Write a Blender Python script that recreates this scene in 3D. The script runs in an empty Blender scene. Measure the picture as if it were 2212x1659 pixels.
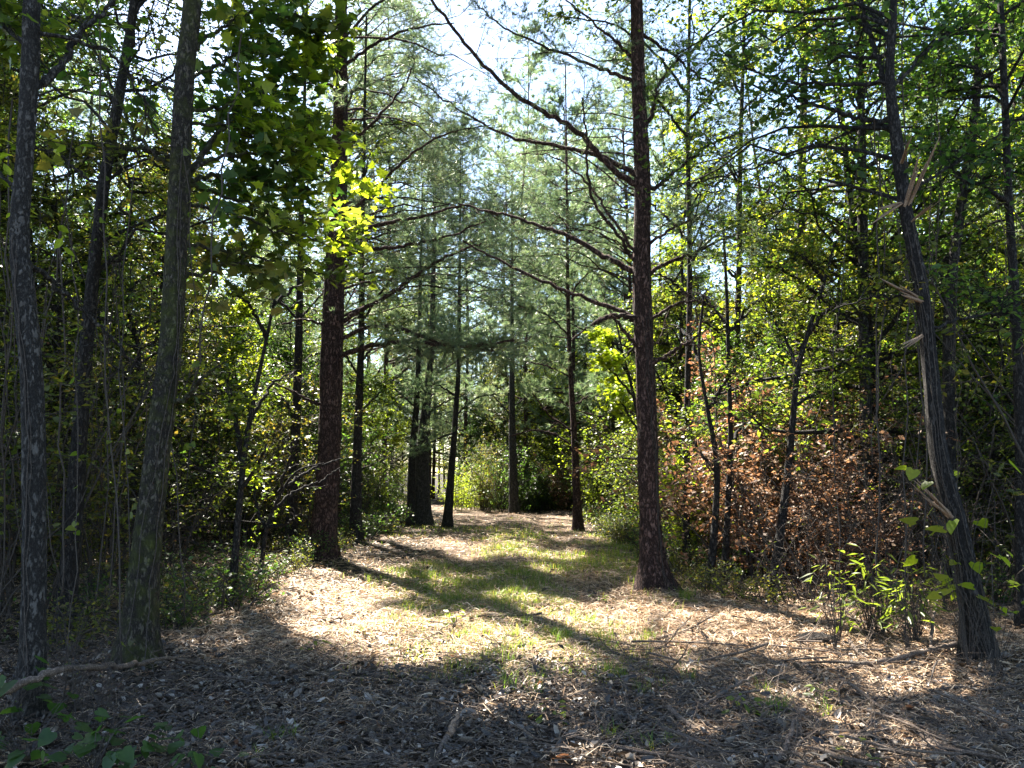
import bpy, math
import numpy as np
from mathutils import Vector

# ------------------------------------------------------------------ camera, light, exposure
scene = bpy.context.scene
C = scene.collection
PITCH = math.radians(6.5)
FPX, CX, CY, EYE = 1671.0, 1106.0, 829.5, 1.6      # focal length and centre in a 2212 x 1659 picture
cam_d = bpy.data.cameras.new('camera')
cam = bpy.data.objects.new('camera', cam_d)
C.objects.link(cam)
cam_d.sensor_width = 36.0
cam_d.lens = 36.0 * FPX / 2212.0
cam_d.clip_start, cam_d.clip_end = 0.05, 2000.0
cam.location = (0, 0, EYE)
cam.rotation_euler = (math.pi / 2 + PITCH, 0, 0)
scene.camera = cam

SUN_EL, SUN_AZ = math.radians(52), math.radians(-30)
S = np.array([math.sin(SUN_AZ) * math.cos(SUN_EL), math.cos(SUN_AZ) * math.cos(SUN_EL), math.sin(SUN_EL)])
world = bpy.data.worlds.new('World')
scene.world = world
world.use_nodes = True
nt = world.node_tree
bg = nt.nodes['Background']
sky = nt.nodes.new('ShaderNodeTexSky')
sky.sky_type = 'NISHITA'
sky.sun_disc = False
sky.sun_elevation, sky.sun_rotation = SUN_EL, SUN_AZ
sky.air_density, sky.dust_density, sky.ozone_density = 1.0, 0.5, 0.6
nt.links.new(sky.outputs[0], bg.inputs[0])
bg.inputs[1].default_value = 0.062
sun_d = bpy.data.lights.new('sun', 'SUN')
sun_d.energy, sun_d.angle, sun_d.color = 5.0, math.radians(0.5), (1.0, 0.93, 0.82)
sun = bpy.data.objects.new('sun', sun_d)
C.objects.link(sun)
sun.location = (0, 0, 40)
sun.rotation_euler = Vector(-S).to_track_quat('-Z', 'Y').to_euler()
scene.view_settings.view_transform = 'Standard'
scene.view_settings.look = 'None'
scene.view_settings.gamma = 1.0
scene.view_settings.use_curve_mapping = False
scene.view_settings.exposure = 3.05
HAZE = 0.0
scene.cycles.max_bounces = 8
scene.cycles.transmission_bounces = 6

# ------------------------------------------------------------------ numeric helpers
rng = np.random.default_rng(11)
cp, sp = math.cos(PITCH), math.sin(PITCH)

def nrm(a):
    return a / np.maximum(np.linalg.norm(a, axis=-1, keepdims=True), 1e-9)

def P(u, v, Y):
    """The point of the place that lies at depth Y along the view through (u, v)."""
    t = (CY - v) / FPX
    k = Y / (cp - sp * t)
    return np.array([(u - CX) / FPX * k, Y, EYE + k * (sp + cp * t)])

def G(u, v):
    t = (CY - v) / FPX
    k = -EYE / (sp + cp * t)
    return np.array([(u - CX) / FPX * k, k * (cp - sp * t), 0.0])

def to_uv(p):
    x, y, z = p[..., 0], p[..., 1], p[..., 2] - EYE
    d = np.maximum(y * cp + z * sp, 0.05)
    return CX + FPX * x / d, CY - FPX * (z * cp - y * sp) / d

def hash3(i, j, k):
    h = (i.astype(np.int64) * 374761393 + j.astype(np.int64) * 668265263 + k.astype(np.int64) * 2147483647) & 0x7fffffff
    h = ((h ^ (h >> 13)) * 1274126177) & 0x7fffffff
    return ((h ^ (h >> 16)) & 0xffff) / 65535.0

def noise3(x, y, z):
    i, j, k = np.floor(x), np.floor(y), np.floor(z)
    fx, fy, fz = x - i, y - j, z - k
    fx, fy, fz = [f * f * (3 - 2 * f) for f in (fx, fy, fz)]
    out = 0
    for a in (0, 1):
        for b in (0, 1):
            for c in (0, 1):
                w = (fx if a else 1 - fx) * (fy if b else 1 - fy) * (fz if c else 1 - fz)
                out = out + w * hash3(i + a, j + b, k + c)
    return out * 2 - 1

MOUNDS = [tuple(G(*q)[:2]) for q in ((1414, 1280), (692, 1208), (292, 1435), (62, 1565), (2118, 1435), (914, 1132))]

def ground_z(x, y):
    x, y = np.asarray(x, float), np.asarray(y, float)
    z = 0.07 * noise3(x * .35 + 7, y * .35, x * 0 + .5) + 0.025 * noise3(x * 1.6, y * 1.6, x * 0 + 3.5)
    side = np.maximum(np.abs(x + .2) - 3.6, 0)
    z = z + 0.05 * np.minimum(side, 3)
    z = z + 0.04 * np.exp(-((x - .1) / .5) ** 2) - 0.05 * np.exp(-((np.abs(x - .1) - .95) / .35) ** 2)   # wheel ruts
    z = z * np.clip((y - 1) / 3, .2, 1)
    for mx_, my_ in MOUNDS: z = z + .07 * np.exp(-((x - mx_) ** 2 + (y - my_) ** 2) / .3)
    return z

def catmull(pts, n):
    p = np.asarray(pts, float)
    q = np.vstack([2 * p[0] - p[1], p, 2 * p[-1] - p[-2]])
    seg = len(p) - 1
    t = np.linspace(0, seg - 1e-6, n)
    i = t.astype(int)
    f = (t - i)[:, None]
    a, b, c, d = q[i], q[i + 1], q[i + 2], q[i + 3]
    return .5 * ((2 * b) + (c - a) * f + (2 * a - 5 * b + 4 * c - d) * f ** 2 + (3 * b - a - 3 * c + d) * f ** 3)

# ------------------------------------------------------------------ mesh buffers
class Buf:
    def __init__(self):
        self.v, self.f3, self.f4, self.n = [], [], [], 0
    def add(self, v, f3=None, f4=None):
        if f3 is not None and len(f3): self.f3.append(np.asarray(f3) + self.n)
        if f4 is not None and len(f4): self.f4.append(np.asarray(f4) + self.n)
        self.v.append(v); self.n += len(v)
    def mesh(self, name, mat, off=None, smooth=False):
        v = np.vstack(self.v) if self.v else np.zeros((0, 3))
        if off is not None: v = v - np.asarray(off)
        f3 = np.vstack(self.f3) if self.f3 else np.zeros((0, 3), int)
        f4 = np.vstack(self.f4) if self.f4 else np.zeros((0, 4), int)
        me = bpy.data.meshes.new(name)
        me.vertices.add(len(v)); me.vertices.foreach_set('co', v.astype(np.float32).ravel())
        loops = np.concatenate([f3.ravel(), f4.ravel()]).astype(np.int32)
        me.loops.add(len(loops)); me.loops.foreach_set('vertex_index', loops)
        st = np.concatenate([np.arange(len(f3)) * 3, len(f3) * 3 + np.arange(len(f4)) * 4]).astype(np.int32)
        me.polygons.add(len(st)); me.polygons.foreach_set('loop_start', st)
        if smooth: me.polygons.foreach_set('use_smooth', np.ones(len(st), bool))
        me.update(calc_edges=True); me.validate()
        me.materials.append(mat)
        return me

def tubes(buf, PT, R, sides=3, close=True):
    """A batch of tubes: PT (B, n, 3) centre lines, R (B, n) radii."""
    PT, R = np.asarray(PT, float), np.asarray(R, float)
    if PT.ndim == 2: PT, R = PT[None], R[None]
    B, n, _ = PT.shape
    if B == 0: return
    T = nrm(np.gradient(PT, axis=1))
    main = nrm(PT[:, -1] - PT[:, 0])
    ref = np.where(np.abs(main[:, 2:3]) > .8, [[1., 0, 0]], [[0, 0, 1.]])
    b1 = nrm(np.cross(T, ref[:, None, :]))
    b2 = np.cross(T, b1)
    a = np.arange(sides) / sides * 2 * np.pi
    ring = PT[:, :, None] + R[:, :, None, None] * (np.cos(a)[:, None] * b1[:, :, None] + np.sin(a)[:, None] * b2[:, :, None])
    idx = np.arange(B * n * sides).reshape(B, n, sides)
    nx = np.roll(idx, -1, axis=2)
    f4 = np.stack([idx[:, :-1], nx[:, :-1], nx[:, 1:], idx[:, 1:]], -1).reshape(-1, 4)
    f3 = None
    if close and sides >= 3:
        caps = [np.stack([np.repeat(idx[:, e, 0:1], sides - 2, 1), idx[:, e, 1:-1], idx[:, e, 2:]], -1).reshape(-1, 3) for e in (0, -1)]
        f3 = np.vstack(caps)
    buf.add(ring.reshape(-1, 3), f3, f4)

def curves(start, d, L, n, r, wiggle=.2, droop=0.0):
    """Batch of random curving centre lines."""
    start, d = np.asarray(start, float), nrm(np.asarray(d, float))
    B = len(start)
    out = np.zeros((B, n, 3)); out[:, 0] = start
    p = start.copy()
    for i in range(1, n):
        d = d + r.normal(0, wiggle, (B, 3)); d[:, 2] += droop; d = nrm(d)
        p = p + d * (np.asarray(L) / (n - 1)).reshape(-1, 1)
        out[:, i] = p
    return out

def along(PT, which, t):
    n = PT.shape[1]
    x = t * (n - 1); i = np.minimum(x.astype(int), n - 2); f = (x - i)[:, None]
    a, b = PT[which, i], PT[which, i + 1]
    return a * (1 - f) + b * f, nrm(b - a)

OVAL = (np.array([[0, 0, 0], [.3, .27, .05], [.72, .2, .04], [1, 0, -.04], [.72, -.2, .04], [.3, -.27, .05]]), None, [[0, 1, 2, 3], [0, 3, 4, 5]])
DIAM = (np.array([[0, 0, 0], [.45, .3, .06], [1, 0, -.03], [.45, -.3, .06]]), [[0, 1, 2], [0, 2, 3]], None)
LANCE = (np.array([[0, 0, 0], [.35, .1, .03], [1, 0, -.12], [.35, -.1, .03]]), [[0, 1, 2], [0, 2, 3]], None)
_mp = [[0, 0], [.06, .3], [.0, .52], [.3, .32], [.42, .62], [.56, .3], [1, 0], [.56, -.3], [.42, -.62], [.3, -.32], [.0, -.52], [.06, -.3]]
MAPLE = (np.array([[.3, 0, .04]] + [[a, b, -abs(b) * .12] for a, b in _mp]), [[0, i, i % 12 + 1] for i in range(1, 13)], None)
HEART = (np.array([[.12, 0, 0], [0, .25, .04], [.18, .46, .03], [.55, .36, 0], [1, 0, -.12], [.55, -.36, 0], [.18, -.46, .03], [0, -.25, .04], [.5, 0, -.03]]),
         [[8, i, i + 1] for i in range(7)] + [[8, 7, 0]], None)
OAK = (np.array([[0, 0, 0], [.18, .12, .02], [.3, .07, .0], [.42, .24, .03], [.55, .12, 0], [.72, .3, .02], [1, 0, -.05],
                 [.72, -.3, .02], [.55, -.12, 0], [.42, -.24, .03], [.3, -.07, 0], [.18, -.12, .02], [.5, 0, -.02]]),
       [[12, i, (i + 1) % 12] for i in range(12)], None)

def leaves(buf, pos, d, nml, size, shape=DIAM):
    N = len(pos)
    if N == 0: return
    d = nrm(d); side = nrm(np.cross(nml, d)); nn = np.cross(d, side)
    tv, t3, t4 = shape
    k = len(tv)
    s = np.broadcast_to(np.asarray(size, float), (N,)).reshape(-1, 1, 1)
    v = pos[:, None] + s * (tv[None, :, 0:1] * d[:, None] + tv[None, :, 1:2] * side[:, None] + tv[None, :, 2:3] * nn[:, None])
    o = (np.arange(N) * k)[:, None, None]
    buf.add(v.reshape(-1, 3), (np.array(t3)[None] + o).reshape(-1, 3) if t3 else None, (np.array(t4)[None] + o).reshape(-1, 4) if t4 else None)

def tufts(buf, pos, axis, r, k=16, L=.16, w=.004, spread=.7):
    N = len(pos)
    if N == 0: return
    d = nrm(np.repeat(axis, k, 0) + r.normal(0, spread, (N * k, 3)))
    p = np.repeat(pos, k, 0)
    side = nrm(np.cross(d, r.normal(0, 1, (N * k, 3))))
    l = L * r.uniform(.7, 1.15, (N * k, 1))
    v = np.stack([p - side * w, p + side * w, p + d * l], 1).reshape(-1, 3)
    buf.add(v, np.arange(N * k * 3).reshape(-1, 3))

def leaf_frames(r, N, base=None, flat=.55, hang=0.15):
    a = r.uniform(0, 2 * np.pi, N)
    d = np.stack([np.cos(a), np.sin(a), r.normal(-hang, .35, N)], 1)
    if base is not None: d = d + base * .6
    n = np.array([0, 0, 1.0]) + r.normal(0, flat, (N, 3))
    return nrm(d), nrm(n)

# ------------------------------------------------------------------ where the sun comes through
def crop_a(p): return [((750 + x * .5425) / 1.389, (1500 + y * .5425) / 1.389) for x, y in p]
def crop_b(p): return [(1474 + x / 3, 1106 + y / 3) for x, y in p]
LIT = [  # outlines of the sunlit patches of the floor as seen in the photograph: the crowns leave gaps there
    crop_a([(200, 360), (300, 400), (450, 450), (680, 480), (740, 560), (700, 640), (1100, 640), (1300, 660), (1320, 720), (1560, 790), (1660, 830), (1880, 870), (1950, 950),
            (1980, 1000), (1700, 1010), (1560, 940), (1280, 890), (960, 900), (770, 940), (640, 880), (560, 830), (400, 800), (250, 760), (330, 640), (200, 560), (100, 540), (150, 440)]),
    crop_a([(1270, 520), (1500, 520), (1620, 580), (1850, 590), (2212, 480), (2260, 560), (2260, 770), (2100, 800), (1880, 770), (1700, 740), (1600, 690), (1450, 610), (1280, 560)]),
    crop_a([(1050, 80), (2130, 150), (2160, 230), (1800, 250), (1600, 185), (1300, 195), (1130, 130)]),
    crop_a([(950, 180), (1060, 250), (1240, 260), (1400, 310), (1340, 350), (1180, 330), (1000, 260)]),
    crop_a([(1380, 200), (1780, 240), (1900, 300), (1700, 350), (1420, 340)]),
    crop_a([(1010, 430), (1120, 430), (1110, 480), (1010, 470)]), crop_a([(1520, 370), (1740, 380), (1700, 415), (1540, 400)]),
    crop_b([(-120, 600), (0, 640), (200, 680), (450, 690), (800, 700), (1250, 760), (1420, 830), (1850, 820), (1900, 960), (1950, 1180), (1850, 1220), (1600, 1150), (1400, 1170), (1200, 1130),
            (1000, 1000), (650, 960), (500, 930), (300, 900), (0, 960), (-120, 900)]),
    crop_b([(-30, 1020), (120, 1010), (250, 1060), (60, 1080)]), crop_b([(320, 1140), (680, 1150), (900, 1180), (700, 1230), (400, 1210)]),
    crop_b([(700, 1200), (1000, 1230), (980, 1340), (760, 1300)]), crop_b([(900, 1340), (1400, 1330), (1600, 1480), (1760, 1600), (1300, 1680), (850, 1640), (880, 1480)]),
    crop_b([(80, 1540), (300, 1620), (350, 1690), (60, 1690)]),
]

def inside(poly, u, v):
    r = np.zeros(u.shape, bool)
    p = np.array(poly, float)
    q = np.roll(p, -1, 0)
    for (x0, y0), (x1, y1) in zip(p, q):
        c = (y0 > v) != (y1 > v)
        r ^= c & (u < (x1 - x0) * (v - y0) / ((y1 - y0) or 1e-9) + x0)
    return r

TARGETS = []      # (point, radius): clumps of leaves that stand in a sunbeam

def opens(p):
    """True where a leaf at p would stand between the sun and one of the sunlit places."""
    p = np.asarray(p, float)
    g = p - S * (p[:, 2:3] / S[2])
    u, v = to_uv(g)
    j = 14 * noise3(g[:, 0] * 2.2, g[:, 1] * 2.2, g[:, 0] * 0 + 9.5)
    u, v = u + 2 * j, v + j
    m = np.zeros(len(p), bool)
    ok = g[:, 1] > 1.5
    for poly in LIT: m |= ok & inside(poly, u, v)
    m &= p[:, 2] > .5
    for c, rad in TARGETS:
        w = p - c
        t = w @ S
        m |= (t > rad * .6) & (np.linalg.norm(w - t[:, None] * S, axis=1) < rad)
    return m

# ------------------------------------------------------------------ materials
def nodes_of(m):
    m.use_nodes = True
    n = m.node_tree
    return n, n.nodes, n.links, n.nodes['Principled BSDF']

def ramp(N, cols, pos=None):
    r = N.new('ShaderNodeValToRGB')
    e = r.color_ramp.elements
    k = len(cols)
    while len(e) < k: e.new(.5)
    for i, c in enumerate(cols):
        e[i].position = pos[i] if pos else i / (k - 1)
        e[i].color = (*c, 1)
    return r

def leaf_mat(name, cols, trans=.45, tcol=1.6, rough=.42, spec=.35, warm=(1.12, 1.06, .4), pos=None):
    m = bpy.data.materials.new(name)
    t, N, Lk, b = nodes_of(m)
    g = N.new('ShaderNodeNewGeometry'); oi = N.new('ShaderNodeObjectInfo')
    ad = N.new('ShaderNodeMath'); ad.operation = 'MULTIPLY_ADD'
    Lk.new(oi.outputs['Random'], ad.inputs[0]); ad.inputs[1].default_value = .28; Lk.new(g.outputs['Random Per Island'], ad.inputs[2])
    su = N.new('ShaderNodeMath'); su.operation = 'SUBTRACT'; su.use_clamp = True; Lk.new(ad.outputs[0], su.inputs[0]); su.inputs[1].default_value = .14
    r = ramp(N, cols, pos); Lk.new(su.outputs[0], r.inputs[0])
    tc = N.new('ShaderNodeTexCoord'); nz = N.new('ShaderNodeTexNoise'); nz.inputs['Scale'].default_value = 35
    Lk.new(tc.outputs['Object'], nz.inputs['Vector'])
    hv = N.new('ShaderNodeHueSaturation'); Lk.new(r.outputs[0], hv.inputs['Color'])
    mr = N.new('ShaderNodeMapRange'); Lk.new(nz.outputs[0], mr.inputs[0]); mr.inputs[3].default_value = .7; mr.inputs[4].default_value = 1.3
    Lk.new(mr.outputs[0], hv.inputs['Value'])
    Lk.new(hv.outputs[0], b.inputs['Base Color'])
    b.inputs['Roughness'].default_value = rough
    b.inputs['Specular IOR Level'].default_value = spec
    tr = N.new('ShaderNodeBsdfTranslucent')
    mx = N.new('ShaderNodeMix'); mx.data_type = 'RGBA'; mx.blend_type = 'MULTIPLY'; mx.inputs[0].default_value = 1
    Lk.new(hv.outputs[0], mx.inputs[6]); mx.inputs[7].default_value = (warm[0] * tcol, warm[1] * tcol, warm[2] * tcol, 1)
    Lk.new(mx.outputs[2], tr.inputs[0])
    ms = N.new('ShaderNodeMixShader'); ms.inputs[0].default_value = trans
    Lk.new(b.outputs[0], ms.inputs[1]); Lk.new(tr.outputs[0], ms.inputs[2])
    Lk.new(ms.outputs[0], t.nodes['Material Output'].inputs[0])
    return m

def bark_mat(name, cols, scale=(7, 7, 1.6), bump=.6, moss=None, moss_amt=.5):
    m = bpy.data.materials.new(name)
    t, N, Lk, b = nodes_of(m)
    tc = N.new('ShaderNodeTexCoord'); mp = N.new('ShaderNodeMapping'); mp.inputs['Scale'].default_value = scale
    Lk.new(tc.outputs['Object'], mp.inputs[0])
    n1 = N.new('ShaderNodeTexNoise'); n1.inputs['Scale'].default_value = 3; n1.inputs['Detail'].default_value = 8; n1.inputs['Roughness'].default_value = .65
    Lk.new(mp.outputs[0], n1.inputs['Vector'])
    v1 = N.new('ShaderNodeTexVoronoi'); v1.feature = 'DISTANCE_TO_EDGE'; v1.inputs['Scale'].default_value = 3.4
    wv = N.new('ShaderNodeVectorMath'); wv.operation = 'MULTIPLY_ADD'; Lk.new(n1.outputs[1], wv.inputs[0]); wv.inputs[1].default_value = (1.2, 1.2, 1.2); Lk.new(mp.outputs[0], wv.inputs[2])
    Lk.new(wv.outputs[0], v1.inputs['Vector'])
    mm = N.new('ShaderNodeMath'); mm.operation = 'MULTIPLY'; mm.use_clamp = True; Lk.new(v1.outputs[0], mm.inputs[0]); mm.inputs[1].default_value = 4
    m2 = N.new('ShaderNodeMath'); m2.operation = 'MULTIPLY'; Lk.new(mm.outputs[0], m2.inputs[0]); Lk.new(n1.outputs[0], m2.inputs[1])
    r = ramp(N, cols); Lk.new(m2.outputs[0], r.inputs[0])
    col = r.outputs[0]
    if moss:
        n2 = N.new('ShaderNodeTexNoise'); n2.inputs['Scale'].default_value = 6; n2.inputs['Detail'].default_value = 9; n2.inputs['Roughness'].default_value = .7
        Lk.new(tc.outputs['Object'], n2.inputs['Vector'])
        rr = ramp(N, [(0, 0, 0), (1, 1, 1)], [moss_amt - .08, moss_amt + .12]); Lk.new(n2.outputs[0], rr.inputs[0])
        mx = N.new('ShaderNodeMix'); mx.data_type = 'RGBA'; Lk.new(rr.outputs[0], mx.inputs[0]); Lk.new(col, mx.inputs[6]); mx.inputs[7].default_value = (*moss, 1)
        col = mx.outputs[2]
    Lk.new(col, b.inputs['Base Color'])
    b.inputs['Roughness'].default_value = .9
    b.inputs['Specular IOR Level'].default_value = .2
    bp = N.new('ShaderNodeBump'); bp.inputs['Strength'].default_value = bump; bp.inputs['Distance'].default_value = .06
    Lk.new(m2.outputs[0], bp.inputs['Height']); Lk.new(bp.outputs[0], b.inputs['Normal'])
    return m

def floor_mat(name, cols, scale=9.0):
    m = bpy.data.materials.new(name)
    t, N, Lk, b = nodes_of(m)
    tc = N.new('ShaderNodeTexCoord')
    n1 = N.new('ShaderNodeTexNoise'); n1.inputs['Scale'].default_value = scale; n1.inputs['Detail'].default_value = 10; n1.inputs['Roughness'].default_value = .75
    n2 = N.new('ShaderNodeTexNoise'); n2.inputs['Scale'].default_value = .7; n2.inputs['Detail'].default_value = 4
    Lk.new(tc.outputs['Object'], n1.inputs['Vector']); Lk.new(tc.outputs['Object'], n2.inputs['Vector'])
    a = N.new('ShaderNodeMath'); a.operation = 'MULTIPLY_ADD'; Lk.new(n2.outputs[0], a.inputs[0]); a.inputs[1].default_value = .5; Lk.new(n1.outputs[0], a.inputs[2])
    s = N.new('ShaderNodeMath'); s.operation = 'SUBTRACT'; s.use_clamp = True; Lk.new(a.outputs[0], s.inputs[0]); s.inputs[1].default_value = .25
    r = ramp(N, cols); Lk.new(s.outputs[0], r.inputs[0])
    Lk.new(r.outputs[0], b.inputs['Base Color']); b.inputs['Roughness'].default_value = .95; b.inputs['Specular IOR Level'].default_value = .15
    bp = N.new('ShaderNodeBump'); bp.inputs['Strength'].default_value = 1; bp.inputs['Distance'].default_value = .04
    Lk.new(n1.outputs[0], bp.inputs['Height']); Lk.new(bp.outputs[0], b.inputs['Normal'])
    return m

M = {}
M['leaf'] = leaf_mat('green_leaf', [(.03, .055, .012), (.055, .09, .018), (.085, .115, .022), (.13, .15, .028)], .5, 2.8)
M['leaf_dark'] = leaf_mat('dark_green_leaf', [(.02, .045, .016), (.034, .068, .018), (.052, .09, .022), (.075, .105, .022)], .45, 2.7, warm=(1.0, 1.1, .45))
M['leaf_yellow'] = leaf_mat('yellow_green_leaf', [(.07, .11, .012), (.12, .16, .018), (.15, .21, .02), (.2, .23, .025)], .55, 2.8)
M['leaf_olive'] = leaf_mat('olive_leaf', [(.03, .045, .012), (.055, .075, .018), (.085, .1, .022), (.13, .1, .03)], .45, 2.8)
M['leaf_brown'] = leaf_mat('dead_brown_leaf', [(.085, .042, .026), (.145, .08, .048), (.22, .135, .08), (.3, .2, .125)], .35, 1.6, warm=(1.1, .9, .7), rough=.6)
M['needle'] = leaf_mat('pine_needle', [(.06, .1, .055), (.09, .135, .075), (.13, .17, .1), (.18, .18, .11)], .45, 2.2, warm=(1.0, 1.05, .75), rough=.35, spec=.5)
M['needle_dead'] = leaf_mat('brown_pine_needle', [(.1, .06, .035), (.16, .1, .055), (.22, .14, .08), (.28, .18, .1)], .25, 1.2, warm=(1.05, .9, .75), rough=.5)
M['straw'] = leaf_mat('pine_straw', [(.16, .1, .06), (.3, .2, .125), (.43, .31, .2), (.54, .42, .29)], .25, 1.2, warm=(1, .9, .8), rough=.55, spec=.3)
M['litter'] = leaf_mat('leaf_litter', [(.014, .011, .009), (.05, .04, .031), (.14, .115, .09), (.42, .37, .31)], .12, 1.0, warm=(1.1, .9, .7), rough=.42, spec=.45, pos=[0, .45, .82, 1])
M['grass'] = leaf_mat('grass_blade', [(.06, .12, .022), (.09, .16, .03), (.14, .19, .04), (.26, .24, .09)], .45, 2.0)
M['pine_bark'] = bark_mat('pine_bark', [(.02, .012, .01), (.085, .05, .042), (.17, .105, .088), (.27, .19, .165)], (5, 5, 2.0), 1.0)
M['grey_bark'] = bark_mat('grey_bark', [(.025, .023, .021), (.07, .065, .06), (.13, .122, .112), (.22, .21, .195)], (6, 6, 2.6), 1.0)
M['moss_bark'] = bark_mat('mossy_bark', [(.025, .022, .018), (.065, .056, .045), (.12, .105, .085), (.19, .175, .145)], (6, 6, 2.6), 1.0, (.075, .085, .022), .52)
M['dark_bark'] = bark_mat('dark_bark', [(.014, .012, .012), (.04, .036, .033), (.08, .072, .066), (.13, .118, .108)], (7, 7, 2.6), .9)
M['twig'] = bark_mat('twig_bark', [(.03, .025, .022), (.06, .05, .043), (.1, .085, .07), (.15, .13, .11)], (20, 20, 20), .3)
M['stick'] = bark_mat('dead_stick', [(.06, .045, .035), (.13, .1, .08), (.22, .175, .14), (.32, .27, .22)], (18, 18, 18), .4)
M['split'] = bark_mat('split_wood', [(.16, .1, .07), (.27, .19, .13), (.38, .3, .21), (.48, .4, .3)], (30, 30, 6), .4)
M['soil'] = floor_mat('forest_soil', [(.008, .006, .005), (.02, .015, .011), (.04, .03, .022), (.08, .06, .045)])
M['track'] = floor_mat('needle_strewn_soil', [(.02, .014, .011), (.07, .05, .036), (.16, .115, .08), (.3, .225, .16)], 14)

# ------------------------------------------------------------------ scene objects
def tag(o, label=None, cat=None, group=None, kind=None):
    for k, v in (('label', label), ('category', cat), ('group', group), ('kind', kind)):
        if v: o[k] = v
    return o

def thing(name, label, cat, loc, group=None):
    o = bpy.data.objects.new(name, None)
    C.objects.link(o); o.location = tuple(loc); o.empty_display_size = .2
    return tag(o, label, cat, group)

def obj(name, me, parent=None, kind=None):
    o = bpy.data.objects.new(name, me); C.objects.link(o)
    if parent is not None: o.parent = parent
    if kind: o['kind'] = kind
    return o

def part(name, buf, mat, parent, off, smooth=False):
    loose = name in ('crown', 'foliage', 'leaves', 'needles', 'spray', 'spray_twigs', 'crown_limbs')
    return obj(name, buf.mesh(name, M[mat], off, smooth), parent, 'stuff' if loose else None) if buf.n else None

KIDS = {}
def dup(root, loc, rz=0.0, sc=1.0, label=None, group=None, tilt=(0, 0)):
    r = root.copy(); C.objects.link(r)
    r.location = tuple(loc); r.rotation_euler = (tilt[0], tilt[1], rz); r.scale = (sc, sc, sc)
    if label: r['label'] = label
    if group: r['group'] = group
    for ch in KIDS[root.name]:
        c = ch.copy(); C.objects.link(c); c.parent = r
    return r

# ---- ground and path
def stretch(dense, far):
    out = list(dense)
    step = dense[1] - dense[0]
    x = dense[-1]
    while x < far:
        step *= 1.18; x += step; out.append(x)
    return np.array(out)
xs = stretch(np.arange(0, 7.01, .1), 420); xs = np.concatenate([-xs[:0:-1], xs])
ys = stretch(np.arange(-2, 22.01, .1), 460); ys = np.concatenate([[-60, -30, -15, -8, -4], ys])
XX, YY = np.meshgrid(xs, ys)
ZZ = ground_z(XX, YY)
ZZ = ZZ + np.where(YY < 25, .012 * noise3(XX * 7, YY * 7, XX * 0), 0)
gv = np.stack([XX, YY, ZZ], -1).reshape(-1, 3)
ny, nx = XX.shape
idx = np.arange(ny * nx).reshape(ny, nx)
fq = np.stack([idx[:-1, :-1], idx[:-1, 1:], idx[1:, 1:], idx[1:, :-1]], -1).reshape(-1, 4)
cx = (XX[:-1, :-1] + XX[1:, 1:]).ravel() / 2; cy = (YY[:-1, :-1] + YY[1:, 1:]).ravel() / 2
def path_centre(y):
    return np.where(y < 26, .05 + .25 * np.sin(y * .11), .05 + .25 * np.sin(y * .11) - .06 * np.maximum(y - 26, 0) ** 1.7)
on_path = (np.abs(cx - path_centre(cy) + .25 * noise3(cx * .8, cy * .8, cx * 0 + 2)) < 2.1) & (cy < 44) & (cy > -4)
for nm, sel, mt in (('ground', ~on_path, 'soil'), ('path', on_path, 'track')):
    f = fq[sel]
    used, inv = np.unique(f, return_inverse=True)
    b = Buf(); b.add(gv[used], None, inv.reshape(-1, 4))
    obj(nm, b.mesh(nm, M[mt], None, True), None, 'structure')

# ---- trunks traced along their real lean
def trunk_buf(buf, pts, rad, sides=26, rings=90, ridge=.07, flare=.6, seed=0, lump=.04):
    c = catmull(np.column_stack([pts, rad]), rings)
    p, r = c[:, :3], np.maximum(c[:, 3], .004)
    h = p[:, 2] - p[0, 2]
    r = r * (1 + flare * np.exp(-np.maximum(h, 0) / .28))
    T = nrm(np.gradient(p, axis=0))
    b1 = nrm(np.cross(T, np.array([0, 1., 0]))); b2 = np.cross(T, b1)
    a = np.arange(sides) / sides * 2 * np.pi
    ca, sa = np.cos(a)[None], np.sin(a)[None]
    hh = h[:, None]
    q = 1 - 2.2 * np.abs(noise3(ca * 4.2 + seed * 3.1 + hh * 0, sa * 4.2 + hh * 0, hh * 2.2 + seed)) + .35 * noise3(ca * 9 + hh * 0, sa * 9 + seed + hh * 0, hh * 7)
    q2 = noise3(ca * 1.5 + seed + hh * 0, sa * 1.5 + hh * 0, hh * 1.1 + 5)
    roots = noise3(ca * 1.7 + seed * 2 + hh * 0, sa * 1.7 + hh * 0, hh * 0 + 1.3)
    R = r[:, None] * (1 + ridge * q + lump * q2 + flare * .55 * roots * np.exp(-np.maximum(hh, 0) / .3))
    v = p[:, None] + R[..., None] * (ca[..., None] * b1[:, None] + sa[..., None] * b2[:, None])
    id2 = np.arange(rings * sides).reshape(rings, sides); nxt = np.roll(id2, -1, 1)
    buf.add(v.reshape(-1, 3), None, np.stack([id2[:-1], nxt[:-1], nxt[1:], id2[1:]], -1).reshape(-1, 4))
    return p, r

def trace(pts, Y, dY=0.0):
    """Trunk centre line and radius from (u, v, width) at depth Y; the base is set on the ground."""
    out, rad = [], []
    for i, (u, v, w) in enumerate(pts):
        y = Y + dY * i / max(len(pts) - 1, 1)
        q = P(u, v, y)
        out.append(q); rad.append(w / 2 / FPX * y)
    out = np.array(out)
    out[0, 2] = float(ground_z(out[0, 0], out[0, 1])) - .06
    return out, np.array(rad)

def gaps(r, PT, f=.8):
    """Keeps the twigs that do not stand in a sunbeam."""
    return PT[~(opens(PT[:, PT.shape[1] // 2]) & (r.uniform(0, 1, len(PT)) < f))]

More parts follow.
